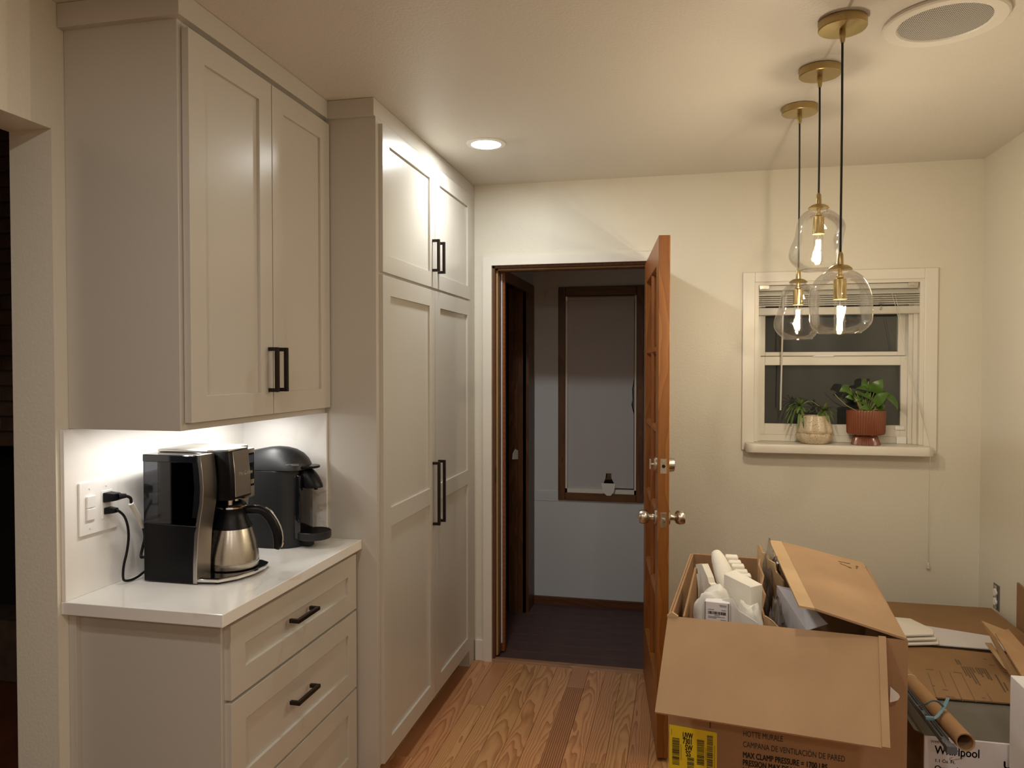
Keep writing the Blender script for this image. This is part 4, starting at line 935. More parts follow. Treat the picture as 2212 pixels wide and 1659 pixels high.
def pendant(x, y, ztop, zbot, R, phase, wob, label):
    """ztop: where the cap meets the cord; zbot: rim of the glass"""
    t = thing('pendant_light', label, 'pendant lamp', (x, y, HC), group=None)
    MB().lathe([(0.0, 0), (0.0605, 0), (0.0625, -0.001), (0.0625, -0.022), (0.0605, -0.024), (0.0, -0.0245)][::-1], (x, y, HC - 0.001), 48).build('canopy', 'brass', t, smooth=True)
    MB().cyl((x - 0.0635, y, HC - 0.010), (x - 0.060, y, HC - 0.010), 0.0035, 10).build('canopy_screw', 'nickel', t)
    MB().lathe([(0.008, 0), (0.0085, -0.012), (0.0065, -0.032), (0.0045, -0.036), (0.0, -0.036)][::-1], (x, y, HC - 0.0255), 16).build('cord_grip', 'brass', t, smooth=True)
    MB().tube([(x, y, HC - 0.055), (x + 0.001, y, (HC + ztop) / 2), (x, y, ztop - 0.004)], 0.0031, 8, 1).build('cord', 'cord', t, smooth=True)
    MB().lathe([(0.0, 0.0), (0.0045, 0.0), (0.0075, -0.006), (0.0085, -0.03), (0.0085, -0.034), (0.020, -0.037), (0.029, -0.043), (0.032, -0.048), (0.0, -0.048)][::-1], (x, y, ztop), 32).build('cap', 'brass', t, smooth=True)
    zg = ztop - 0.046; Hh = zg - zbot; seg = 56; rings = []
    prof = [(0.018, 0.0), (0.034, 0.002), (0.055, 0.028), (0.80, 0)]
    for k in range(37):
        f = (k / 36) if k > 0 else 0.0
        base = (1 - (1 - min(f / 0.5, 1)) ** 2.4) ** 0.5
        if f < 0.03: base = max(base, 0.36)
        if f > 0.76: base *= 1 - 0.33 * ((f - 0.76) / 0.24) ** 2.6
        rr = []
        for j in range(seg):
            th = 2 * math.pi * j / seg
            lob = wob * math.sin(math.pi * min(max((f - 0.06) / 0.90, 0), 1) * 2.0) * math.cos(th - phase)
            pinch = -0.05 * (wob / 0.1) * math.exp(-((f - 0.45) / 0.13) ** 2) * (0.5 + 0.5 * math.cos(2 * (th - phase) + 0.6))
            rip = 0.004 * noise.noise(Vector((math.cos(th) * 1.7, math.sin(th) * 1.7, f * 3.0 + phase)))
            r = R * base * (1 + lob + pinch) + rip * base * min(1, (1 - f) * 6)
            rr.append((x + r * math.cos(th), y + r * math.sin(th), zg - Hh * f))
        rings.append(rr)
    MB().rings(rings, cap=False).build('glass_shade', 'glass', t, smooth=True, angle=180)
    rim = rings[-1]; MB().tube(rim + [rim[0]], 0.0022, 6, 0).build('shade_rim', 'glass', t, smooth=True)
    zs_ = zg - 0.028
    MB().lathe([(0.0, 0.030), (0.006, 0.030), (0.006, 0.012), (0.010, 0.010), (0.010, 0.004), (0.006, 0.0), (0.0, 0.0)][::-1], (x, y, zs_), 16).build('socket_stem', 'brass', t, smooth=True)
    rr2 = []
    for z, r in ((0.0, 0.006), (0.0, 0.0165), (-0.045, 0.0165), (-0.052, 0.0178), (-0.055, 0.0178), (-0.055, 0.012)):
        rr2.append([(x + r * (1 + (0.04 * math.cos(14 * 2 * math.pi * j / 56) if -0.05 < z and r > 0.01 else 0)) * math.cos(2 * math.pi * j / 56), y + r * (1 + (0.04 * math.cos(14 * 2 * math.pi * j / 56) if -0.05 < z and r > 0.01 else 0)) * math.sin(2 * math.pi * j / 56), zs_ + z) for j in range(56)])
    MB().rings(rr2).build('socket', 'brass', t, smooth=True)
    zb = zs_ - 0.055
    bulb = MB().lathe([(0.011, 0.0), (0.0135, -0.008), (0.0145, -0.016), (0.0145, -0.088), (0.012, -0.094), (0.0, -0.097)], (x, y, zb), 24, cap=False).build('bulb', 'bulbglass', t, smooth=True)
    for (za, zc_) in ((-0.018, -0.048), (-0.054, -0.085)):
        for k in range(4):
            a = math.pi / 4 + k * math.pi / 2
            MB().cyl((x + 0.0055 * math.cos(a), y + 0.0055 * math.sin(a), zb + za), (x + 0.0055 * math.cos(a + 0.25), y + 0.0055 * math.sin(a + 0.25), zb + zc_), 0.0024, 8).build('filament', 'filament', bulb)
    MB().cyl((x, y, zb - 0.004), (x, y, zb - 0.092), 0.0008, 6).build('filament_support', 'nickel', bulb)
    add_light('pendant_lamp', 'POINT', (x, y, zb - 0.052), P_PENDANT, C_PENDANT, 0.008)
pendant(2.006, 2.215, 1.852, 1.632, 0.081, 2.6, 0.025, 'lowest pendant lamp in front, rounded clear glass, brass cap')
pendant(2.005, 2.550, 2.087, 1.845, 0.078, 0.1, 0.11, 'middle and highest hanging pendant lamp, waisted clear glass, brass cap')
pendant(1.998, 2.910, 1.893, 1.641, 0.074, 0.25, 0.11, 'rearmost pendant lamp, nearest the window, lopsided clear glass')

# ------------------------------------------------------------------ range hood carton
HB = thing('cardboard_box', 'big open brown carton full of white packing in front of the door', 'box', (1.557, 1.957, 0), math.radians(-5.5))
BW, BD, BH, bt = 0.548, 0.690, 0.900, 0.006
def hb(name, mat, ext, bev=0.001): return MB().box(*ext, bev=bev).build(name, mat, HB, local=True)
fpn = hb('front_panel', 'kraft', (0, BW, 0, bt, 0, BH)); hb('back_panel', 'kraft_in', (0, BW, BD - bt, BD, 0, BH))
hb('left_panel', 'kraft_in', (0, bt, bt, BD - bt, 0, BH)); hb('right_panel', 'kraft', (BW - bt, BW, bt, BD - bt, 0, BH))
hb('bottom_panel', 'kraft_in', (bt, BW - bt, bt, BD - bt, 0, bt))
# front flap folded outward, corrugation creases
fl_ = [(-0.004, -0.002, BH + 0.001), (0.500, -0.002, BH + 0.001), (0.475, -0.240, BH - 0.152), (-0.006, -0.238, BH - 0.144)]
ff = MB().sheet(fl_, 0.005).build('front_flap', 'kraft_flap', HB, local=True)
def lerp2(q, u, v):
    a = Vector(q[0]).lerp(Vector(q[1]), u); b = Vector(q[3]).lerp(Vector(q[2]), u); return a.lerp(b, v)
nf = Vector((0, -0.49, 0.87))
o_ = MB().sheet([lerp2(fl_, 0.968, 0.0) + nf * 0.0045, lerp2(fl_, 1.0, 0.0) + nf * 0.0045, lerp2(fl_, 1.0, 1.0) + nf * 0.0045, lerp2(fl_, 0.968, 1.0) + nf * 0.0045], 0.004).build('flap_lip', 'kraft_flap', HB, local=True)
# right flap leaning up over the box, with a bent lip along its free edge
rf = [(BW - 0.003, 0.0, BH + 0.002), (BW - 0.012, 0.715, BH + 0.004), (0.288, 0.69, BH + 0.060), (0.345, 0.004, BH + 0.052)]
MB().sheet(rf, 0.005).build('right_flap', 'kraft_flap', HB, local=True)
MB().sheet([rf[3], rf[2], (0.250, 0.685, BH + 0.062), (0.309, 0.004, BH + 0.0555)], 0.005).build('flap_lip', 'kraft_pale', HB, local=True)
MB().sheet([(-0.003, 0.01, BH), (-0.003, BD - 0.01, BH), (-0.014, BD - 0.01, BH - 0.27), (-0.014, 0.03, BH - 0.27)], 0.004).build('left_flap', 'kraft', HB, local=True)
MB().sheet([(0.01, BD + 0.003, BH), (BW - 0.01, BD + 0.003, BH), (BW - 0.01, BD + 0.03, BH - 0.26), (0.01, BD + 0.03, BH - 0.26)], 0.004).build('back_flap', 'kraft', HB, local=True)
MB().prism([(0.0, BH - 0.02), (0.012, BH - 0.004), (0.022, BH + 0.004), (0.006, BH + 0.014), (-0.006, BH + 0.004)], 'y', -0.006, 0.004).build('torn_corner', 'kraft_pale', HB, local=True)
tp_ = [at(px_, py_, 1.885) for px_, py_ in ((1923, 1483), (1934, 1493), (1941, 1499), (1944, 1505), (1940, 1512), (1931, 1515), (1922, 1517))]
props(MB().sheet(tp_, 0.0015).build('paper_scrap', 'foamwrap'), 'torn white paper sticking out behind the right end of the front flap', 'paper')
# printing on the front
F = -0.0009
for line, z, bold, xs in (('HOTTE MURALE', 0.6195, 0.0, 0.63), ('CAMPANA DE VENTILACIÓN DE PARED', 0.5925, 0.0, 0.64), ('MAX CLAMP PRESSURE = 1700 LBS', 0.566, 0.0004, 0.63),
        ('PRESSION MAX DE LA PRESSE = 1700 LBS', 0.5465, 0.0004, 0.63), ('MÁX. PRESIÓN', 0.527, 0.0004, 0.63)):
    text_into(MB(), line, 0.0205, (0.181, F, z), (1, 0, 0), (0, 0, 1), bold=bold, xs=xs).build('lettering', 'ink', HB, local=True)
MB().box(0.101, 0.1032, F, F + 0.0005, 0.628, 0.643).build('printed_tick', 'ink', HB, local=True)
# yellow shipping label
yl = MB().prism([(0.0005, 0.40), (0.119, 0.40), (0.119, 0.615), (0.117, 0.6185), (0.0005, 0.6225)], 'y', -0.0011, -0.0002).build('shipping_label', 'yellow', HB, local=True)
lt = MB(); F2 = -0.0016
for s, x, z, sx_ in (('UVW', 0.0345, 0.5935, 0.52), ('7301', 0.0345, 0.5785, 0.60), ('SW', 0.0405, 0.5625, 0.60), ('SS', 0.0425, 0.547, 0.66)):
    text_into(lt, s, 0.0205, (x, F2, z), (1, 0, 0), (0, 0, 1), bold=0.0005, xs=sx_)
random.seed(5)
def bars(x0, x1, z0, z1):
    z = z0
    while z < z1:
        h_ = random.choice((0.0008, 0.0008, 0.0016, 0.0024)); lt.box(x0, x1, F2, F2 + 0.0003, z, min(z + h_, z1)); z += h_ + random.choice((0.0008, 0.0012, 0.0018))
bars(0.0085, 0.0265, 0.521, 0.590); bars(0.070, 0.088, 0.530, 0.5945); bars(0.0945, 0.109, 0.47, 0.609); bars(0.046, 0.063, 0.47, 0.545)
for x, z0, z1 in ((0.030, 0.535, 0.575), (0.0915, 0.545, 0.575), (0.1125, 0.50, 0.585), (0.006, 0.597, 0.612)):
    z = z0
    while z < z1: lt.box(x, x + 0.0012, F2, F2 + 0.0003, z, z + 0.0016); z += 0.0026
lt.build('label_print', 'ink', HB, local=True)
# recycling marks
def arrows(c, ex, ey, r):
    mb = MB(); c, ex, ey = Vector(c), Vector(ex), Vector(ey)
    for k in range(3):
        a0 = math.radians(90 + 120 * k + 16); a1 = math.radians(90 + 120 * (k + 1) - 34)
        p0 = c + (ex * math.cos(a0) + ey * math.sin(a0)) * r; p1 = c + (ex * math.cos(a1) + ey * math.sin(a1)) * r
        d = (p1 - p0).normalized(); s = d.cross(ex.cross(ey).normalized())
        mb.sheet([p0 - s * 0.0016, p1 - s * 0.0016, p1 + s * 0.0016, p0 + s * 0.0016], 0.0004)
        mb.sheet([p1 - s * 0.005, p1 + d * 0.009, p1 + s * 0.005], 0.0004)
    return mb
q = Vector(rf[0]).lerp(Vector(rf[1]), 0.86).lerp(Vector(rf[3]).lerp(Vector(rf[2]), 0.86), 0.22)
arrows(q + Vector((0.0008, 0, 0.0034)), (0, 1, 0.0), Vector((-0.975, 0, 0.21)), 0.028).build('recycling_mark', 'brownink', HB, local=True)
arrows((bt + 0.0005, 0.07, BH - 0.05), (0, 1, 0), (0, 0, 1), 0.022).build('recycling_mark', 'brownink', HB, local=True)

def hl(u, v, z): return WORLD[HB] @ Vector((u, v, z))
def hpoly(pts): return [hl(*p) for p in pts]
# things inside the carton; they stand on the packing tray that fills its lower part
props(MB().box(0.012, BW - 0.012, 0.012, BD - 0.012, 0.0065, 0.60, 0.01, mat=WORLD[HB]).build('foam_tray', 'foam', None), 'large white foam tray deep inside the open brown carton', 'packing foam')
props(MB().sheet(hpoly([(0.012, 0.03, 0.602), (0.046, 0.31, 0.602), (0.041, 0.305, 0.953), (0.030, 0.06, 0.885)]), 0.005).build('cardboard_pad', 'kraft'), 'kraft cardboard pad leaning on the left inside of the carton', 'cardboard')
# small white carton
sc_ = thing('small_carton', 'small white carton with a barcode label facing out of the brown carton', 'box', hl(0.115, 0.10, 0.70), math.radians(-5.5 - 3))
MB().box(-0.033, 0.030, -0.014, 0.022, 0.0, 0.222, 0.0012).build('body', 'whiteboard', sc_, local=True)
for x in (-0.0325, 0.0265): MB().box(x, x + 0.0017, -0.0152, -0.014, 0.165, 0.2215).build('printed_stripe', 'rail', sc_, local=True)
mb = MB(); random.seed(9); x = -0.024
while x < 0.021:
    w_ = random.choice((0.0006, 0.001, 0.0016)); mb.box(x, x + w_, -0.0150, -0.0142, 0.190, 0.1975); x += w_ + random.choice((0.0006, 0.001, 0.0014))
for z, x0, x1 in ((0.2145, 0.004, 0.022), (0.2115, 0.006, 0.022), (0.2015, -0.024, -0.010), (0.2015, 0.010, 0.021), (0.1868, -0.008, 0.004), (0.183, -0.024, 0.018), (0.180, -0.024, -0.002), (0.176, 0.008, 0.021)):
    x = x0
    while x < x1: mb.box(x, x + 0.0011, -0.0150, -0.0142, z, z + 0.0011); x += 0.0017
mb.build('label_print', 'ink', sc_, local=True)
# foam wrap
def crumple(name, c, r, mat, label, cat, jit, seed, n=4, fold=0.0):
    b = bmesh.new(); bmesh.ops.create_icosphere(b, subdivisions=n, radius=1)
    for v in b.verts:
        d = v.co.normalized()
        k = 1 + jit * noise.noise(d * 1.6 + Vector((seed, 0, 0))) + jit * 0.5 * abs(noise.noise(d * 4.1 + Vector((0, seed, 0)))) + fold * math.sin(d.z * 26 + d.x * 5)
        e = Vector((math.copysign(abs(d.x) ** 0.7, d.x), math.copysign(abs(d.y) ** 0.7, d.y), math.copysign(abs(d.z) ** 0.75, d.z)))
        v.co = hl(c[0] + e.x * r[0] * k, c[1] + e.y * r[1] * k, c[2] + e.z * r[2] * k)
    m_ = MB(); m_.bm.free(); m_.bm = b; o = m_.build(name, mat, None, smooth=True, angle=50); return props(o, label, cat)
crumple('foam_wrap', (0.098, 0.155, 0.790), (0.056, 0.050, 0.143), 'foamwrap', 'rounded white foam wrap bundle behind the small white carton', 'foam wrap', 0.18, 3.1, fold=0.008)
crumple('foam_wrap', (0.192, 0.135, 0.765), (0.038, 0.040, 0.135), 'foamwrap', 'crumpled white foam wrap sheet right of the small white carton', 'foam wrap', 0.30, 7.7, fold=0.006)
props(MB().sheet(hpoly([(0.125, 0.108, 0.80), (0.20, 0.075, 0.80), (0.215, 0.07, 0.884), (0.168, 0.088, 0.905), (0.150, 0.10, 0.932), (0.125, 0.11, 0.925)]), 0.002).build('foam_sheet', 'foamwrap'), 'thin white foam sheet standing right behind the small carton', 'foam sheet')
# foam block with a rounded notch
fb = MB()
c8 = [(0.118, 0.262, 0.88), (0.193, 0.175, 0.875), (0.222, 0.205, 0.875), (0.146, 0.290, 0.88), (0.122, 0.262, 0.952), (0.197, 0.175, 0.945), (0.227, 0.205, 0.947), (0.151, 0.29, 0.960)]
fb.hexa([tuple(hl(*p)) for p in [(c8[i][0], c8[i][1], 0.602 if i < 4 else c8[i][2]) for i in range(8)]], 0.003, 2)
fbo = fb.build('foam_block', 'foam', smooth=True); props(fbo, 'thick white rectangular foam block tilted in the middle of the carton', 'packing foam')
lf = [hl(0.150, 0.345, 0.72), hl(0.143, 0.352, 0.82), hl(0.122, 0.40, 0.905), hl(0.090, 0.50, 0.950)]
props(MB().tube([hl(0.150, 0.345, 0.610)] + lf, [0.028] * 8 + [0.022, 0.016], 14, 1).build('foam_profile', 'foam', smooth=True), 'long rounded white foam profile sticking up left of the foam block', 'packing foam')
mb = MB()
for k in range(5):
    f = k / 5; p = hl(0.139 + 0.050 * f, 0.510 - 0.125 * f, 0.602); t_ = 0.946 - 0.036 * f
    mb.box(p.x - 0.022, p.x + 0.016, p.y - 0.018, p.y + 0.018, 0.602, t_ - 0.002 * (k % 2), 0.003)
props(mb.build('stepped_foam', 'foam'), 'stepped white foam strip right behind the long rounded foam profile', 'packing foam')
nt_ = [(0.062, 0.34, 0.602), (0.106, 0.27, 0.602), (0.103, 0.274, 0.895), (0.096, 0.285, 0.900), (0.094, 0.288, 0.912), (0.088, 0.298, 0.914), (0.084, 0.304, 0.928), (0.066, 0.333, 0.958), (0.046, 0.365, 0.948), (0.046, 0.365, 0.938), (0.051, 0.357, 0.937), (0.053, 0.354, 0.922), (0.048, 0.362, 0.920), (0.054, 0.352, 0.88)]
props(MB().sheet(hpoly(nt_), 0.020).build('notched_foam', 'foam'), 'flat notched white foam strip at the left of the carton', 'packing foam')
# torn corrugated insert, crumpled film, white sheet
ci = thing('corrugated_insert', 'torn brown corrugated insert standing upright under the raised flap', 'cardboard', hl(0.24, 0.35, 0.602), math.radians(-5.5))
def hsheet(pts, t, name, mat, par): return MB().sheet(hpoly(pts), t).build(name, mat, par)
hsheet([(0.225, 0.50, 0.602), (0.30, 0.36, 0.602), (0.285, 0.38, 0.915), (0.265, 0.41, 0.935), (0.262, 0.42, 0.955), (0.245, 0.455, 0.957), (0.245, 0.46, 0.97), (0.228, 0.49, 0.968), (0.22, 0.50, 0.987), (0.214, 0.505, 0.985)], 0.005, 'panel', 'kraft_pale', ci)
hsheet([(0.218, 0.46, 0.602), (0.232, 0.20, 0.602), (0.236, 0.19, 0.845), (0.226, 0.24, 0.87), (0.234, 0.27, 0.90), (0.224, 0.32, 0.912), (0.230, 0.36, 0.93), (0.218, 0.40, 0.95), (0.220, 0.46, 0.955)], 0.005, 'panel', 'kraft', ci)
hsheet([(0.225, 0.18, 0.602), (0.30, 0.13, 0.602), (0.305, 0.125, 0.842), (0.268, 0.145, 0.852), (0.252, 0.155, 0.866), (0.232, 0.175, 0.872)], 0.005, 'panel', 'kraft_pale', ci)
def film_blob(c, r, label, seed):
    b = bmesh.new(); bmesh.ops.create_icosphere(b, subdivisions=4, radius=1)
    for v in b.verts:
        d = v.co.normalized(); k = 1 + 0.5 * noise.noise(d * 2.4 + Vector((seed, 0, 0))) + 0.35 * abs(noise.noise(d * 6 + Vector((0, seed, 0))))
        v.co = hl(c[0] + d.x * r[0] * k, c[1] + d.y * r[1] * k, c[2] + d.z * r[2] * k)
    m_ = MB(); m_.bm.free(); m_.bm = b; return props(m_.build('plastic_film', 'film', None, smooth=True, angle=25), label, 'plastic film')
film_blob((0.248, 0.46, 0.785), (0.030, 0.036, 0.155), 'crumpled clear plastic film bunched behind the top of the corrugated insert', 2.0)
film_blob((0.262, 0.215, 0.745), (0.020, 0.042, 0.13), 'clear plastic film crumpled beside the white sheet in the carton', 5.0)
props(MB().sheet(hpoly([(0.318, 0.13, 0.602), (0.335, 0.115, 0.862), (0.385, 0.130, 0.880), (0.330, 0.30, 0.900), (0.305, 0.36, 0.900), (0.268, 0.36, 0.905), (0.26, 0.36, 0.602)]), 0.003).build('white_board', 'lilac'), 'folded white board slanting under the raised flap of the carton', 'board')

# ------------------------------------------------------------------ microwave carton and the things on it
WB = thing('cardboard_box', 'white printed appliance carton with a black brand name behind the big carton', 'box', (2.256, 2.302, 0))
WXL, WXR2, WYF, WYB, WH = 2.256, 2.860, 2.302, 2.98, 0.500
bx('front_panel', 'whiteboard', (WXL, WXR2, WYF, WYF + 0.006, 0, WH), WB, bev=0.001)
MB().box(WXL, WXL + 0.006, WYF + 0.006, WYB, 0, WH).build('side_panel', 'kraft_dark', WB)
MB().box(WXR2 - 0.006, WXR2, WYF + 0.006, WYB, 0, WH).box(WXL + 0.006, WXR2 - 0.006, WYB - 0.006, WYB, 0, WH).build('rear_panels', 'kraft_dark', WB)
bx('top_flap', 'greyboard', (WXL + 0.006, WXR2 - 0.006, WYF + 0.006, WYB - 0.006, WH - 0.008, WH - 0.002), WB)
MB().sheet([(WXL, WYF + 0.004, WH + 0.002), (WXL - 0.0, WYB, WH + 0.002), (WXL - 0.016, WYB, WH + 0.001), (WXL - 0.018, WYF + 0.03, WH + 0.001)], 0.004).build('side_flap', 'greyboard', WB)
yf = WYF - 0.0008
for line, size, x, z, bold, xs in (('Whirlpool', 0.034, 2.283, 0.4535, 0.0004, 0.80), ('WMM', 0.0105, 2.272, 0.4835, 0.0, 1.0), ('1.1 Cu. Ft.', 0.0125, 2.283, 0.4305, 0.0002, 1.0), ('Over-the-', 0.020, 2.283, 0.407, 0.0004, 1.0)):
    text_into(MB(), line, size, (x, yf, z), (1, 0, 0), (0, 0, 1), bold=bold, xs=xs).build('lettering', 'ink', WB)
MB().tube([(2.3285, yf, 0.4475), (2.320, yf, 0.4435), (2.3225, yf, 0.4395), (2.332, yf, 0.4405), (2.350, yf, 0.4475), (2.362, yf, 0.455)], 0.0007, 5, 2, flat=1.0).build('logo_ring', 'kraft', WB)
text_into(MB(), 'U', 0.028, (2.4555, yf, 0.432), (1, 0, 0), (0, 0, 1), bold=0.001).build('lettering', 'ink', WB)
# printed kraft board on top
kb = thing('printed_board', 'brown cardboard sheet with fine printing lying on the white carton', 'cardboard', (2.5, 2.75, WH))
MB().prism([(2.345, 2.565), (2.81, 2.575), (2.81, 3.02), (2.69, 3.005), (2.56, 3.02), (2.52, 3.02), (2.34, 3.035)], 'z', WH + 0.003, WH + 0.0075).build('board', 'kraft_dark', kb)
zt = WH + 0.0079
def mark(name, mat, segs):
    mb = MB()
    for x0, y0, x1, y1, wd in segs:
        a, b = onz(x0, y0, zt), onz(x1, y1, zt); d = (b - a).normalized(); q = Vector((-d.y, d.x, 0)) * wd / 2
        mb.sheet([a - q, b - q, b + q, a + q], 0.0003)
    return mb.build(name, mat, kb)
mark('printed_outline', 'brownink', [(2004, 1452, 2023, 1506, 0.0018), (2029, 1449, 2043, 1483, 0.0018), (2051, 1452, 2080, 1515, 0.0018), (2077, 1455, 2108, 1517, 0.0018), (2132, 1498, 2146, 1518, 0.0018)])
for q in ((2000, 1445.5, 2016, 1446.5), (2059, 1451.5, 2077, 1454), (2043, 1504, 2063, 1507), (2014, 1480.5, 2020, 1482), (2121, 1507, 2128, 1508), (2167, 1452, 2178, 1454), (2036, 1489.5, 2048, 1491)): mark('printed_dash', 'brownink', [(*q, 0.005)])
for k, (ln) in enumerate((20, 24, 37, 40, 12)): mark('printed_line', 'brownink', [(2077 + k * 5.5, 1439.5 + k * 0.4, 2077 + k * 5.5 + ln * 0.60, 1439.5 + k * 0.4 + ln, 0.0045)])
for k, (ln) in enumerate((14, 20, 12, 24, 26)): mark('printed_line', 'brownink', [(2107 + k * 5, 1442 + k * 0.4, 2107 + k * 5 + ln * 0.62, 1442 + k * 0.4 + ln, 0.0045)])
for q in ((2063, 1424, 2070, 1435), (2069, 1425, 2076, 1436), (2150, 1457, 2172, 1495), (2168, 1474, 2178, 1492), (2124, 1423, 2132, 1424.5), (2137, 1436.5, 2148, 1437.5)): mark('printed_line', 'brownink', [(*q, 0.005)])
props(MB().prism([(2.262, 2.60), (2.336, 2.58), (2.336, 3.09), (2.262, 3.12)], 'z', WH + 0.003, WH + 0.012, 0.002).build('foam_slab', 'foam'), 'thin white foam slab between the printed board and the brown carton', 'packing foam')
# folded white paper stack and white sheet behind it
pp = thing('folded_paper', 'folded stack of white paper behind the cardboard tube', 'paper', (2.42, 3.02, WH + 0.01))
for k, (dz, sc2) in enumerate(((0.004, 1.0), (0.018, 0.96), (0.032, 0.92))):
    a = [(2.36, 2.985), (2.515, 3.03), (2.53, 3.085), (2.48, 3.20), (2.36, 3.21)]
    MB().prism([(2.36 + (p[0] - 2.36) * sc2, p[1] + 0.008 * k) for p in a], 'z', WH + 0.0105 + dz, WH + 0.0185 + dz, 0.003, 2).build('sheet', 'paper', pp, smooth=True)
props(MB().sheet([(2.50, 3.045, WH + 0.010), (2.83, 3.045, WH + 0.006), (2.80, 3.18, WH + 0.006), (2.44, 3.30, WH + 0.008)], 0.004).build('white_board', 'lilac'), 'white board lying flat behind the printed brown sheet', 'board')
props(bx('cardboard_box', 'kraft_dark', (2.30, 2.895, 3.06, 3.60, 0.0, WH + 0.001), bev=0.002), 'low plain brown carton against the back wall under the white papers', 'box')
props(MB().sheet([(2.10, 3.66, 0.002), (2.895, 3.66, 0.002), (2.895, 3.776, 0.352), (2.10, 3.776, 0.338)], 0.006).build('cardboard_sheet', 'kraft_dark'), 'wide flattened brown cardboard leaning on the back wall', 'cardboard')
# tube, rails and strap
t0 = at(2086, 1604, 2.062); t1 = Vector((2.268, 2.95, 0.545)); t0 = Vector((t0.x, t0.y, t0.z))
tb_ = thing('cardboard_tube', 'brown cardboard tube lying across the white appliance carton', 'tube', t1)
ax = (t1 - t0); ln = ax.length
MB().lathe([(0.0185, 0.002), (0.0222, 0.0), (0.0222, ln), (0.0185, ln), (0.0185, 0.002)], t0, 32, ax, cap=False).build('tube', 'kraft', tb_, smooth=True, angle=40)
for f, mt, r_ in ((0.50, 'tag', 0.0228),):
    c_ = t0 + ax * f; MB().lathe([(r_, 0), (r_, 0.003)], c_, 28, ax + Vector((0.0, 0, 0.25)), cap=False).build('rubber_band', mt, tb_, smooth=True)
rl = thing('metal_rail', 'blue-grey metal rails bundled along the left of the cardboard tube', 'rail', (2.25, 2.5, 0.5))
r0 = at(2050, 1611, 2.06); rm = at(1953, 1484, 2.46); r1 = rm + (rm - r0) * 0.9
ad = (r1 - r0).normalized(); sdv = ad.cross(Vector((0, 0, 1))).normalized(); un_ = sdv.cross(ad).normalized()
def bar3(a, b, off, wd, z0, z1):
    a = a + sdv * off; b = b + sdv * off
    return MB().hexa([a - sdv * wd / 2 + un_ * z0, a + sdv * wd / 2 + un_ * z0, b + sdv * wd / 2 + un_ * z0, b - sdv * wd / 2 + un_ * z0, a - sdv * wd / 2 + un_ * z1, a + sdv * wd / 2 + un_ * z1, b + sdv * wd / 2 + un_ * z1, b - sdv * wd / 2 + un_ * z1], 0.0008)
bar3(r0, r1, 0.0, 0.020, -0.008, 0.002).build('rail', 'rail', rl)
bar3(r0 + ad * 0.03, r1, 0.008, 0.003, 0.002, 0.006).build('rail_lip', 'rail', rl)
bar3(r0 + ad * 0.03, r1, -0.008, 0.003, 0.002, 0.006).build('rail_lip', 'rail', rl)
bar3(r0 + ad * 0.05, r0 + ad * 0.19, 0.0, 0.006, 0.0018, 0.0026).build('slot', 'black', rl)
bar3(r0 + ad * 0.22, r1, 0.0, 0.006, 0.0018, 0.0026).build('slot', 'black', rl)
bar3(r0 - ad * 0.022, r0 + ad * 0.002, 0.0, 0.024, -0.012, 0.007).build('end_cap', 'rail', rl)
def strap(pts, w_=0.0042):
    mb = MB(); mb.tube(pts, w_, 8, 2, flat=0.16); return mb
sk = thing('plastic_strap', 'light blue plastic strap looped round the cardboard tube', 'strap', at(2001, 1550, 2.17))
strap([at(1980, 1523, 2.28), at(1990, 1525, 2.235), at(2002, 1521, 2.21), at(2012, 1514, 2.21), at(2024, 1514, 2.21), at(2033, 1521, 2.205), at(2040, 1530, 2.21)]).build('band', 'strap', sk, smooth=True)
strap([at(2048, 1508, 2.24), at(2038, 1529, 2.20), at(2028, 1544, 2.18), at(2017, 1553, 2.17), at(2001, 1551, 2.17)]).build('tail', 'strap', sk, smooth=True)
kc = at(2008, 1551, 2.165)
MB().box(kc.x - 0.011, kc.x + 0.011, kc.y - 0.006, kc.y + 0.004, kc.z - 0.005, kc.z + 0.005, 0.003, 2).build('knot', 'strap', sk, smooth=True)
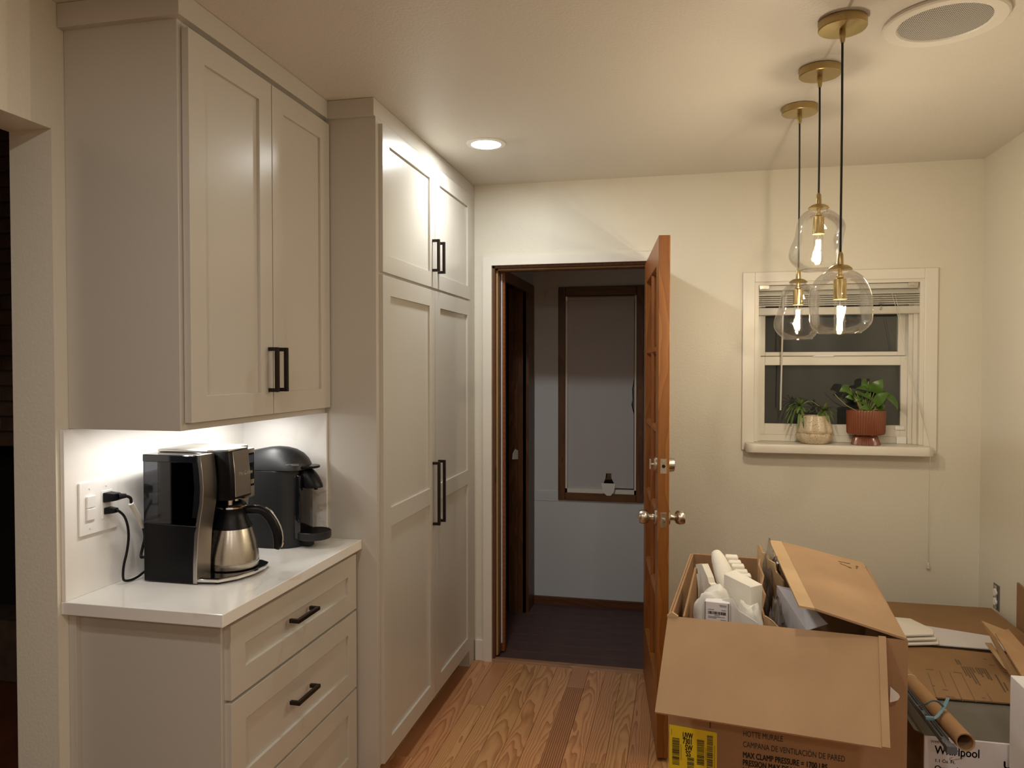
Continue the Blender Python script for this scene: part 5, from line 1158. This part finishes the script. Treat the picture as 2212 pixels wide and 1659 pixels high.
# ------------------------------------------------------------------ right corner: white carton, loose cardboard, bare socket
RB = thing('cardboard_box', 'white carton at the right edge of the picture below the leaning cardboard', 'box', (2.68, 1.9, 0))
bx('body', 'whiteboard', (2.462, 2.86, 1.55, 2.283, 0, 0.700), RB, bev=0.002)
def px_sheet(name, mat, pts, label, t=0.004):
    return props(MB().sheet([at(a, b, y) for a, b, y in pts], t).build(name, mat), label, 'cardboard')
px_sheet('cardboard_sheet', 'kraft', [(2150, 1369, 2.72), (2178, 1360, 2.80), (2246, 1438, 2.46), (2246, 1530, 2.20), (2212, 1470, 2.36)], 'smooth brown cardboard sheet slanting in front of the pale one, right corner', 0.005)
px_sheet('cardboard_sheet', 'kraft_pale', [(2121, 1342, 3.05), (2172, 1362, 3.05), (2190, 1420, 2.80), (2150, 1376, 2.85)], 'pale inner face of a cardboard sheet in the right corner', 0.004)
px_sheet('cardboard_sheet', 'kraft_dark', [(2122, 1343, 3.00), (2150, 1376, 2.82), (2214, 1482, 2.40), (2200, 1476, 2.42), (2180, 1456, 2.52)], 'narrow dark cardboard edge sloping down to the white carton', 0.004)
px_sheet('cardboard_flap', 'kraft_pale', [(2128, 1389, 2.98), (2142, 1390, 2.98), (2180, 1450, 2.60), (2168, 1440, 2.62)], 'small folded cardboard strip beside the sloping sheets', 0.004)
props(MB().prism([(3.36, 0.02), (3.36, 0.679), (3.27, 0.668), (2.55, 0.62), (2.55, 0.02)], 'x', XR - 0.020, XR - 0.012).build('cardboard_sheet', 'kraft_dark'), 'tall brown cardboard sheet standing against the right wall', 'cardboard')
so = thing('bare_socket', 'bare wall socket without its cover plate on the right wall', 'outlet', (XR, 3.60, 0.55))
oy, oz = 3.605, 0.548
MB().box(XR - 0.002, XR - 0.0002, oy - 0.032, oy + 0.032, oz - 0.055, oz + 0.055).build('wall_box', 'steelbox', so)
MB().box(XR - 0.006, XR - 0.002, oy - 0.014, oy + 0.014, oz - 0.05, oz + 0.05, 0.001).build('yoke', 'nickel', so)
for dz in (0.020, -0.020): MB().lathe([(0.0165, 0), (0.0165, 0.006), (0.015, 0.0075), (0, 0.0075)], (XR - 0.004, oy, oz + dz), 20, (-1, 0, 0)).build('socket_face', 'white', so)

# boundary of the night outside
boxes('exterior_wall', 'dark', [(1.0, 4.0, 5.2, 5.3, -0.5, 3.2)])
